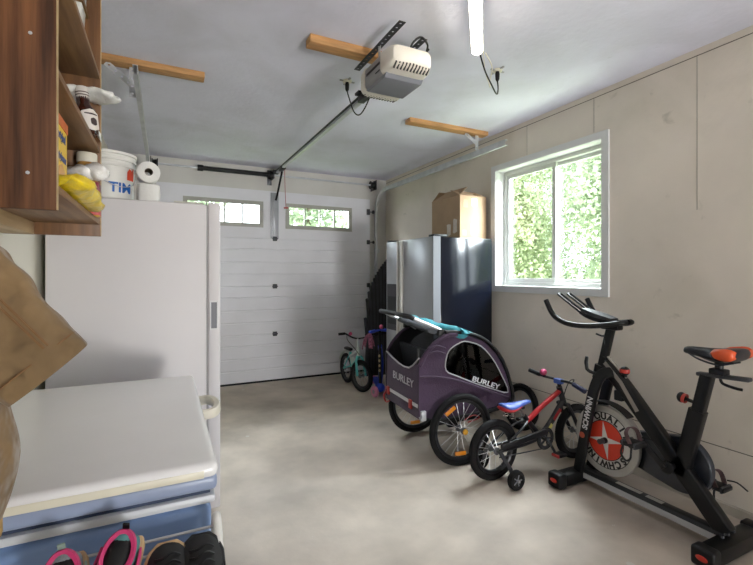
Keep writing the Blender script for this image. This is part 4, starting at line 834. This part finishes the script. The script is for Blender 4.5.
for sg in (-1, 1):
    b = B(); rings = []
    for i in range(9):
        s = i/8; y = .106+.92*(1.165-.122*s); hw = [.052, .07, .085, .093, .098, .101, .1015, .099, .092][i]; hh = [.004, .018, .024, .026, .028, .030, .030, .028, .02][i]; zc = .972+.006*s
        rings.append([(SX+sg*(hw+.002-.018+.02*cos(a)), y, zc+hh*sin(a)) for a in [2*pi*k/14 for k in range(14)]])
    b.loft(rings); b.obj('orange_panel', mat('orange vinyl', 'd8562a', .35), sd0, ang=70)
b = B()
for sg in (-1, 1): b.tube(smooth([(SX+sg*.02, 1.30, .955), (SX+sg*.028, 1.24, .928), (SX+sg*.028, 1.16, .915), (SX+sg*.03, 1.09, .935)], 4), .005, 6)
b.obj('saddle_rails', M_dkmet, sd0)
# knobs
b = B().cyl((SX, 1.275, .695), (SX, 1.33, .705), .009, 10); b.obj('knob_stem', M_blk, t)
kn = B().ball((SX, 1.338, .706), (.026, .022, .028)).obj('adjust_knob', M_blk, t); B().ring((SX, 1.323, .704), (0, 1, .15), [(.018, -.007), (.0255, -.007), (.0255, .007), (.018, .007)], 24).obj('red_ring', mat('knob red', 'b5342a', .4), kn)
b = B().cyl((SX, 1.66, .70), (SX, 1.655, .765), .014, 12).cyl((SX, 1.66, .68), (SX, 1.657, .73), .018, 12); b.obj('knob_stem', M_blk, t)
kn = B().ball((SX, 1.653, .783), .027).obj('brake_knob', M_blk, t); B().ring((SX, 1.653, .783), (0, 0, 1), [(.02, -.011), (.0262, -.011), (.0278, 0), (.0262, .011), (.02, .011)], 24).obj('red_ring', mat('knob red', 'b5342a', .4), kn)
b = B().tube(smooth([(SX-.03, 1.81, .735), (SX-.05, 1.85, .745), (SX-.05, 1.875, .76)], 4), .011, 8).tube([(SX-.05, 1.872, .755), (SX-.05, 1.878, .80), (SX-.05, 1.872, .835)], [.010, .012, .010], 8); b.obj('resistance_lever', M_blk, t)
# stem and handlebars
flatbar([(SX, 1.825, .70), (SX, 1.805, .79)], .058, .062, 'head_socket', t, k=0)
flatbar([(SX, 1.812, .74), (SX, 1.742, 1.03)], .038, .046, 'handlebar_post', t, k=0)
b = B().cyl((SX-.028, 1.775, .835), (SX+.028, 1.775, .835), .014, 10).obj('post_clamp', M_blk, t); b = B().tube(smooth([(SX, 1.76, .99), (SX-.01, 1.79, .975), (SX-.02, 1.83, .985)], 4), .006, 6).tube(smooth([(SX-.01, 1.775, .99), (SX-.02, 1.775, .95), (SX-.015, 1.77, .915)], 4), .004, 6); b.obj('release_lever', M_blk, t)
hbm = B().box((SX-.03, 1.68, 1.02), (SX+.03, 1.80, 1.052), .01).obj('handlebar_mount', M_blk, t)
for sg in (-1, 1):
    B().tube(smooth([(SX+sg*.012, 1.64, 1.075), (SX+sg*.05, 1.645, 1.073), (SX+sg*.10, 1.70, 1.058), (SX+sg*.165, 1.78, 1.047), (SX+sg*.20, 1.88, 1.05), (SX+sg*.20, 1.97, 1.075), (SX+sg*.20, 2.02, 1.115), (SX+sg*.20, 2.065, 1.19)], 6), [.016]*12+[.0165]*31, 10).obj('handlebar', M_blk, t)
    B().tube(smooth([(SX+sg*.018, 1.70, 1.065), (SX+sg*.025, 1.80, 1.072), (SX+sg*.03, 1.88, 1.09), (SX+sg*.035, 1.93, 1.115)], 5), .014, 10).obj('inner_bar', M_blk, t)
    cA = V((SX+sg*.045, 1.90, 1.11)); dA = V((0, .19, .118)); xs = V((.018, 0, 0))
    b = B().tube(smooth([cA-xs, cA-xs+dA*.5, cA-xs+dA*.93, cA+dA, cA+xs+dA*.93, cA+xs+dA*.5, cA+xs], 4, True), .0075, 8, closed=True); b.obj('aero_loop', M_blk, t)
b = B().loft([[(SX-.035, 1.72, 1.075), (SX+.035, 1.72, 1.075), (SX+.035, 1.72, 1.09), (SX-.035, 1.72, 1.09)], [(SX-.05, 1.82, 1.09), (SX+.05, 1.82, 1.09), (SX+.05, 1.82, 1.115), (SX-.05, 1.82, 1.115)], [(SX-.03, 1.93, 1.125), (SX+.03, 1.93, 1.125), (SX+.03, 1.93, 1.14), (SX-.03, 1.93, 1.14)]]); b.obj('elbow_rest', mat('grey pad', '3b3c40', .5), t)
B().cyl((SX-.06, 1.655, 1.072), (SX+.06, 1.655, 1.072), .018, 12).obj('rear_grip', M_blk, t)
# flywheel
FC = V((SX, 1.77, .33)); FR = .212
fw = B().ring(FC, (-1, 0, 0), [(.165, -.012), (FR-.004, -.016), (FR, -.012), (FR, .012), (FR-.004, .016), (.165, .012)], 72).obj('flywheel', mat('flywheel steel', 'b5b3ae', .3, .5), t)
B().lathe([(.172, -.013), (.172, .0135), (0, .0137)], FC, (-1, 0, 0), 64).obj('white_ring', mat('decal white', 'c5c2bd', .5), fw)
B().ring(FC, (-1, 0, 0), [(.168, .0138), (.172, .0138), (.172, .0146), (.168, .0146)], 64).obj('black_line', M_blk, fw)
B().ring(FC, (-1, 0, 0), [(.117, .0138), (.1215, .0138), (.1215, .0148), (.117, .0148)], 64).obj('black_line', M_blk, fw)
B().lathe([(.117, .0130), (.117, .0146), (0, .0147)], FC, (-1, 0, 0), 56).obj('red_disc', mat('decal red', 'cf3a22', .45), fw)
star = []
for k in range(8):
    a = pi/2+k*pi/4+.14; r = .115 if k % 2 == 0 else .026; star.append((r*cos(a), r*sin(a)))
B().prism(star, lambda a, c, d: FC+V((-.0146-d, -a, c)), .0012).obj('white_star', mat('star white', 'd0cdc8', .5), fw, ang=0)
b = B()
def arc_text(bb, s_, a_mid, r, size, step, wdt):
    n = len(s_)
    for i, ch in enumerate(s_):
        if ch == ' ': continue
        an = a_mid-(i-(n-1)/2)*step
        # viewed from -X: right is -Y, up is Z
        rad = V((0, -cos(an), sin(an))); tan = V((0, -sin(an), -cos(an)))
        text(bb, ch, size, FC+rad*r+V((-.0146, 0, 0)), tan, rad, .0027, .0006, sx=wdt)
arc_text(b, 'QUALITY', radians(60), .1445, .054, radians(17.5), 1.0)
b.obj('lettering', mat('decal black', '19191b', .5), fw, ang=0); b = B()
arc_text(b, 'SCHWINN', radians(-92), .1445, .054, radians(18.5), 1.0)
b.obj('lettering', mat('decal black', '19191b', .5), fw, ang=0)
B().cyl(FC+V((-.07, 0, 0)), FC+V((.07, 0, 0)), .016, 14).obj('axle', M_dkmet, t)
B().lathe([(.018, 0), (.018, .02), (.012, .026), (0, .026)], FC+V((-.015, 0, 0)), (-1, 0, 0), 20).obj('flywheel_hub', M_blk, fw)
gp = [FC+V((0, .237*cos(radians(a)), .237*sin(radians(a)))) for a in range(60, 131, 7)]
B().sweep(gp, [(-.03, -.003), (.03, -.003), (.03, .003), (-.03, .003)], up=(1, 0, 0)).obj('sweat_guard', M_blk, t)
gp = [FC+V((-.002, .226*cos(radians(a)), .226*sin(radians(a)))) for a in range(100, 172, 6)]
B().sweep(gp, [(-.02, -.003), (.02, -.003), (.02, .003), (-.02, .003)], up=(1, 0, 0)).obj('rim_guard', mat('guard silver', 'a9a7a4', .35, .5), t)
b = B().box((SX-.028, 1.655, .60), (SX+.028, 1.705, .66), .006); b.obj('brake_caliper', M_blk, t)
# chain guard
CR = V((SX, 1.37, .335)); pl = []
for k in range(25): a = radians(-90-180*k/24+8); pl.append((CR.y+.155*cos(a), CR.z+.155*sin(a)))
for k in range(13): a = radians(90-180*k/12+8); pl.append((FC.y-.02+.075*cos(a), FC.z+.075*sin(a)))
pl = [(p[0], p[1]) for p in pl]
cg = B().prism(pl, lambda a, c, d: (SX+.032+d, a, c), .045).obj('chain_guard', mat('guard blue black', '20242c', .35), t, ang=30, bevel=.006)
# cranks and pedals
B().cyl((SX-.085, CR.y, CR.z), (SX+.105, CR.y, CR.z), .02, 16).obj('bottom_bracket', M_blkmet, t)
B().lathe([(.034, 0), (.034, .012), (.024, .018), (0, .018)], (SX-.07, CR.y, CR.z), (-1, 0, 0), 24).obj('crank_boss', M_blk, t)
pd = V((0, .115, .105))
def pedal(c, sg, par):
    c = V(c)
    p = B().box(c+V((-.045, -.048, -.012)), c+V((.045, .048, .012)), .006).obj('pedal', M_blk, par)
    for dy in (-.034, .034): B().box(c+V((-.046, dy-.006, -.016)), c+V((.046, dy+.006, .016)), .002).obj('cage_plate', M_dkmet, p)
    b = B().sweep(smooth([c+V((-.044, -.01, .008)), c+V((-.046, .01, .06)), c+V((0, .02, .082)), c+V((.046, .01, .06)), c+V((.044, -.01, .008))], 4), [(-.012, -.0015), (.012, -.0015), (.012, .0015), (-.012, .0015)], up=(0, 1, 0)); b.obj('toe_strap', mat('strap maroon grey', '5d4647', .7, 0, .3, 40), p)
    b = B().tube(smooth([c+V((-.04, .03, -.012)), c+V((-.044, .04, -.06)), c+V((-.02, .03, -.10)), c+V((.02, .03, -.10)), c+V((.044, .04, -.06)), c+V((.04, .03, -.012))], 4), .006, 6); b.obj('toe_cage', M_blk, p)
    b = B().tube(smooth([c+V((.044, -.02, .03)), c+V((.06, -.06, .03)), c+V((.05, -.11, .01))], 4), .004, 5); b.obj('strap_tail', M_blk, p)
for sg, d in ((-1, pd), (1, -pd)):
    ca = B().bar((SX+sg*.095, CR.y, CR.z), V((SX+sg*.105, CR.y, CR.z))+d, .02, .032, (0, -d.z, d.y), .006).obj('crank_arm', M_blk, t)
    B().cyl(V((SX+sg*.105, CR.y, CR.z))+d, V((SX+sg*.135, CR.y, CR.z))+d, .008, 10).obj('pedal_axle', M_chrome, ca)
    pedal(V((SX+sg*.18, CR.y, CR.z))+d, sg, t)
# ------------------------------------------------------------------ red and black kids bike
t = thing('kids_bike', 'black and red kids bike with training wheels and pink bell', 'bicycle', (2.33, 2.22, 0))
KY = 2.215; M_kred = mat('bike red', 'b3262b', .35); M_kblk = mat('bike black', '17161a', .35); M_blue = mat('bike blue', '4a66b8', .4)
rh, fh = V((1.955, KY, .2)), V((2.735, KY, .2)); bb0 = V((2.385, KY, .215)); ht, hbt = V((2.572, KY, .535)), V((2.605, KY, .44))
wheel(t, rh, (0, 1, 0), .2, .048, M_rimb, 16, .03, 0, 'wheel', .1)
wheel(t, fh, (0, 1, 0), .2, .048, M_rimb, 16, .025, 0, 'wheel', .3)
b = B().tube([ht+V((-.006, 0, .012)), hbt+V((.006, 0, -.012))], .021, 12); fr_ = b.obj('frame', M_kblk, t)
st_ = V((2.225, KY, .385))
B().tube(smooth([hbt, hbt+(bb0-hbt)*.5+V((.0, 0, -.012)), bb0], 4), .021, 10).obj('down_tube', M_kblk, t)
B().tube(smooth([ht+V((0, 0, -.02)), (2.40, KY, .43), (2.29, KY, .365), (2.25, KY, .345)], 4), .018, 10).obj('top_tube', M_kred, t)
B().tube([bb0, st_], .017, 10).obj('seat_tube', M_kblk, t)
B().tube([st_-(st_-bb0)*.1, st_+(st_-bb0)*.35], .012, 10).obj('seat_post', M_chrome, t)
for sg in (-1, 1):
    B().tube(smooth([(2.36, KY+sg*.02, .215), (2.20, KY+sg*.045, .21), (1.955, KY+sg*.052, .2)], 4), .010, 8).obj('chain_stay', M_kblk, t)
    B().tube(smooth([(2.24, KY+sg*.016, .345), (2.15, KY+sg*.045, .31), (1.955, KY+sg*.052, .2)], 4), .009, 8).obj('seat_stay', M_kblk, t)
    B().tube(smooth([(2.607, KY+sg*.035, .425), (2.645, KY+sg*.045, .36), (2.735, KY+sg*.045, .2)], 4), .014, 10).obj('fork_leg', M_kblk, t)
    # training wheels
    s_ = B().sweep(smooth([(1.955, KY+sg*.06, .21), (1.965, KY+sg*.085, .17), (1.985, KY+sg*.125, .11), (1.988, KY+sg*.14, .06)], 4), [(-.014, -.003), (.014, -.003), (.014, .003), (-.014, .003)], up=(1, 0, 0)).obj('training_wheel_arm', M_dkmet, t)
    c_ = V((1.99, KY+sg*.168, .0615)); tw_ = B().ring(c_, (0, 1, 0), [(.038, -.018), (.057, -.018), (.061, -.012), (.061, .012), (.057, .018), (.038, .018)], 32).obj('training_wheel', M_rub, t)
    B().lathe([(.039, -.012), (.039, .012)], c_, (0, 1, 0), 24).obj('wheel_disc', M_blk, tw_)
    B().lathe([(.008, -.03), (.008, .03)], c_, (0, 1, 0), 10).obj('axle_bolt', M_spk, tw_)
    for k in range(5):
        a = 2*pi*k/5; B().bar(c_+V((.008*cos(a), sg*.0125, .008*sin(a))), c_+V((.036*cos(a), sg*.0125, .036*sin(a))), .006, .006).obj('wheel_spoke', M_grey, tw_)
B().box((2.59, KY-.05, .405), (2.63, KY+.05, .43), .008).obj('fork_crown', M_kblk, t)
b = B().bar(hbt+(bb0-hbt)*.22+V((-.0, -.0215, .0)), hbt+(bb0-hbt)*.52+V((0, -.0215, 0)), .002, .026, (0, 0, 1)); b.obj('red_decal', M_kred, t, ang=0)
b = B().bar(hbt+(bb0-hbt)*.60+V((0, -.0215, -.01)), hbt+(bb0-hbt)*.82+V((0, -.0215, -.01)), .002, .026, (0, 0, 1)); b.obj('pale_decal', mat('decal yellow white', 'c6bf6a', .5), t, ang=0)
saddle(t, [(2.285, .010, .485, .02), (2.27, .018, .492, .03), (2.21, .024, .492, .04), (2.15, .04, .488, .05), (2.09, .056, .490, .055), (2.05, .058, .496, .05), (2.03, .035, .495, .03)], M_blue, f=M.Translation((0, KY, 0))) if 0 else None
b = B(); rings = []
for x, hw, zt_, th in [(2.285, .010, .485, .018), (2.27, .018, .492, .028), (2.21, .024, .492, .036), (2.15, .042, .486, .042), (2.09, .060, .486, .046), (2.05, .062, .492, .044), (2.025, .04, .494, .03)]:
    rings.append([(x, KY+hw*cos(a), zt_-th/2+th/2*sin(a)) for a in [2*pi*k/16 for k in range(16)]])
sdl = b.loft(rings).obj('saddle', M_blue, t, ang=70, sub=1)
b = B(); rings = []
for x, hw, zt_, th in [(2.20, .028, .466, .012), (2.15, .047, .463, .026), (2.09, .066, .462, .034), (2.045, .068, .466, .036), (2.018, .046, .472, .03)]:
    rings.append([(x, KY+hw*cos(a), zt_-th/2+.006+th/2*sin(a)) for a in [2*pi*k/16 for k in range(16)]])
b.loft(rings).obj('red_rim', M_kred, sdl, ang=70, sub=1)
b = B()
for sg in (-1, 1):
    pts = [(2.09+.016*cos(k*.9), KY+sg*.03+.016*sin(k*.9), .39+k*.0023) for k in range(24)]; b.tube(pts, .004, 5)
b.obj('saddle_springs', M_chrome, sdl)
# handlebar
hc = V((2.562, KY, .585))
B().tube([ht, hc+V((0, 0, .005))], .014, 10).obj('stem', M_kblk, t); B().box(hc+V((-.022, -.03, -.015)), hc+V((.022, .03, .02)), .006).obj('stem_clamp', M_blue, t)
hb = B().tube(smooth([(2.53, KY-.235, .575), (2.545, KY-.13, .60), (2.555, KY-.05, .598), hc+V((0, 0, .008)), (2.555, KY+.05, .598), (2.545, KY+.13, .60), (2.53, KY+.235, .62)], 5), .0095, 10).obj('handlebar', M_kblk, t)
B().cyl((2.528, KY-.245, .574), (2.54, KY-.145, .599), .016, 12).obj('grip', mat('grip navy', '2a2f52', .6), hb); B().cyl((2.528, KY+.245, .622), (2.54, KY+.155, .606), .016, 12).obj('grip', M_blk, hb)
bl = B().ball((2.535, KY+.115, .632), (.026, .026, .024)).obj('bell', mat('pink bell', 'd6557f', .35), hb); B().cyl((2.54, KY+.115, .60), (2.537, KY+.115, .615), .014, 10).obj('bell_base', M_blk, bl)
b = B().tube(smooth([(2.556, KY-.12, .60), (2.60, KY-.10, .615), (2.65, KY-.02, .58), (2.64, KY+.01, .50), (2.63, KY+.02, .43)], 5), .0035, 6); b.obj('brake_cable', M_blk, hb)
b = B().tube(smooth([(2.55, KY-.13, .595), (2.585, KY-.16, .585), (2.585, KY-.22, .568)], 4), .005, 6); b.obj('brake_lever', M_blk, hb)
# drive
b = B().ring(bb0+V((0, -.045, 0)), (0, 1, 0), [(.05, -.004), (.066, -.004), (.068, 0), (.066, .004), (.05, .004)], 36); cr = b.obj('chainring', M_dkmet, t)
for k in range(5): a = 2*pi*k/5; B().bar(bb0+V((0, -.045, 0)), bb0+V((.052*cos(a), -.045, .052*sin(a))), .006, .012, (0, 1, 0)).obj('chainring_arm', M_dkmet, cr)
B().ring(bb0+V((0, -.040, 0)), (0, 1, 0), [(.066, -.003), (.078, -.003), (.078, .003), (.066, .003)], 36).obj('chain_guard_ring', M_kblk, cr)
B().bar((2.385, KY-.047, .266), (1.97, KY-.058, .232), .022, .040, (0, 0, 1), .006).obj('chain_cover', M_kblk, t)
B().tube([(2.385, KY-.05, .152), (1.955, KY-.055, .168)], .004, 6).obj('chain', M_dkmet, t)
B().cyl(bb0+V((0, -.06, 0)), bb0+V((0, .06, 0)), .016, 12).obj('bottom_bracket', M_dkmet, t)
dd = V((.055, 0, -.095))
for sg, d in ((-1, dd), (1, -dd)):
    a_ = B().bar(bb0+V((0, sg*.062, 0)), bb0+d+V((0, sg*.075, 0)), .010, .018, (d.z, 0, -d.x), .003).obj('crank_arm', M_dkmet, t)
    pc = bb0+d+V((0, sg*.115, 0)); pp = B().box(pc+V((-.038, -.032, -.010)), pc+V((.038, .032, .010)), .004).obj('pedal', M_blk, a_)
b = B().box(bb0+dd+V((-.046, -.145, -.010)), bb0+dd+V((-.036, -.085, .010)), .002); b.obj('pedal_reflector', M_redb, t)
# ------------------------------------------------------------------ teal balance bike by the garage door
t = thing('teal_bike', 'small teal and white kids bike standing by the garage door', 'bicycle', (2.06, 4.75, 0))
M_teal = mat('bike teal', '5fc0bd', .4); M_bw = mat('bike white', 'cfd6d2', .4)
tf, trr = V((2.045, 4.55, .185)), V((2.06, 5.03, .185)); ax_ = V((1, .03, 0))
wheel(t, tf, V((.93, .30, 0)), .185, .045, M_rimb, 14, .025, 0, 'wheel'); wheel(t, trr, ax_, .185, .045, M_rimb, 14, .025, 0, 'wheel')
hA, hB_ = V((2.05, 4.66, .50)), V((2.05, 4.635, .40))
B().tube([hA, hB_], .020, 10).obj('head_tube', M_bw, t)
B().tube(smooth([hB_, (2.052, 4.75, .30), (2.055, 4.86, .24)], 4), .02, 10).obj('down_tube', M_teal, t)
B().tube(smooth([hA+V((0, 0, -.03)), (2.053, 4.80, .40), (2.057, 4.90, .36)], 4), .017, 10).obj('top_tube', M_bw, t)
B().tube([(2.055, 4.86, .24), (2.06, 4.92, .40)], .016, 10).obj('seat_tube', M_teal, t)
for sg in (-1, 1):
    B().tube([(2.055+sg*.02, 4.87, .24), (2.06+sg*.045, 5.03, .185)], .009, 8).obj('chain_stay', M_teal, t); B().tube([(2.058+sg*.015, 4.91, .37), (2.06+sg*.045, 5.03, .185)], .008, 8).obj('seat_stay', M_teal, t)
    B().tube(smooth([(2.05+sg*.02, 4.63, .40), (2.048+sg*.045, 4.605, .34), (2.045+sg*.046, 4.55+sg*-.01, .185)], 4), .015, 10).obj('fork_leg', M_teal, t)
B().tube([hA, (2.05, 4.68, .60)], .013, 10).obj('stem', M_bw, t)
hb = B().tube(smooth([(1.83, 4.72, .66), (1.90, 4.70, .665), (1.98, 4.68, .62), (2.05, 4.68, .60), (2.12, 4.67, .605), (2.20, 4.66, .62), (2.26, 4.67, .61)], 5), .010, 10).obj('handlebar', M_blk, t)
B().cyl((1.825, 4.722, .66), (1.90, 4.70, .665), .016, 10).obj('grip', M_blk, hb); B().cyl((2.20, 4.66, .62), (2.265, 4.67, .608), .016, 10).obj('grip', M_blk, hb)
B().ball((1.965, 4.69, .66), .022).obj('bell', mat('pink bell', 'd6557f', .35), hb)
B().tube(smooth([(1.92, 4.69, .65), (1.90, 4.62, .60), (1.98, 4.60, .50), (2.04, 4.60, .42)], 5), .004, 6).obj('brake_cable', M_blk, hb)
B().box((2.03, 4.90, .415), (2.09, 5.07, .45), .015).obj('saddle', M_blk, t); B().cyl((2.06, 4.915, .39), (2.06, 4.925, .42), .011, 10).obj('seat_post', M_chrome, t)
gp = [trr+V((0, .215*cos(radians(a)), .215*sin(radians(a)))) for a in range(20, 171, 10)]; B().sweep(gp, [(-.025, -.002), (.025, -.002), (.025, .003), (-.025, .003)], up=(1, 0, 0)).obj('rear_fender', M_bw, t)
# ------------------------------------------------------------------ blue scooter
t = thing('kick_scooter', 'blue kick scooter with pink wheels standing left of the trailer', 'scooter', (2.25, 4.42, 0))
M_sb = mat('scooter blue', '2340b8', .4); M_pinkw = mat('pink wheel', 'cf7fa3', .5)
B().loft([[(2.30+s*.13+sx*.05*(1-.2*s), 4.36+s*.42, .075+z_) for sx, z_ in ((-1, 0), (1, 0), (1, .022), (-1, .022))] for s in [0, .25, .5, .75, 1]]).obj('deck', M_sb, t, ang=40, bevel=.004)
stm = B().tube(smooth([(2.285, 4.335, .09), (2.29, 4.35, .30), (2.30, 4.38, .72)], 4), .017, 10).obj('stem', M_blk, t)
B().tube(smooth([(2.31, 4.40, .10), (2.345, 4.44, .22), (2.35, 4.44, .40), (2.315, 4.40, .52), (2.295, 4.36, .55)], 5), [.028]*10+[.024]*11, 10).obj('curved_body', M_sb, t)
B().ball((2.28, 4.33, .085), (.055, .05, .05)).obj('front_housing', M_sb, t)
for sg in (-1, 1):
    c_ = V((2.28+sg*.085, 4.29, .06)); w_ = B().ring(c_, (1, .1, 0), [(.022, -.017), (.055, -.017), (.06, -.010), (.06, .010), (.055, .017), (.022, .017)], 28).obj('front_wheel', M_pinkw, t); B().lathe([(.023, -.019), (.023, .019)], c_, (1, .1, 0), 16).obj('hub', mat('grey hub', '8a8a8f', .5), w_)
B().ring((2.44, 4.82, .05), (1, .1, 0), [(.018, -.015), (.045, -.015), (.05, -.008), (.05, .008), (.045, .015), (.018, .015)], 24).obj('rear_wheel', M_pinkw, t)
hb = B().tube([(2.18, 4.36, .715), (2.30, 4.38, .725), (2.42, 4.40, .715)], .012, 10).obj('handlebar', M_sb, t)
B().cyl((2.16, 4.357, .713), (2.235, 4.368, .721), .018, 12).obj('grip', M_sb, hb); B().cyl((2.365, 4.392, .721), (2.43, 4.402, .714), .018, 12).obj('grip', M_sb, hb)
B().ball((2.315, 4.37, .765), (.022, .022, .026)).obj('pink_bell', mat('pink bell', 'd6557f', .35), hb)
b = B()
random.seed(3)
for k in range(16):
    a = random.uniform(-1.2, 1.2); b.tube(smooth([(2.17, 4.355, .705), (2.14+.05*sin(a), 4.34, .66), (2.13+.09*sin(a), 4.33+.03*cos(k), .58-.05*random.random())], 4), .006, 5)
b.obj('grip_tassels', mat('pink tassel', '9a5c74', .7, 0, .5, 60), hb)
for k in range(4): B().ball((2.27-.001*k, 4.322, .28+k*.055), (.012, .008, .016)).obj('stem_sticker', mat('sticker cream', 'c9b48a', .5), t)
t.location = (2.145, 4.42, 0)
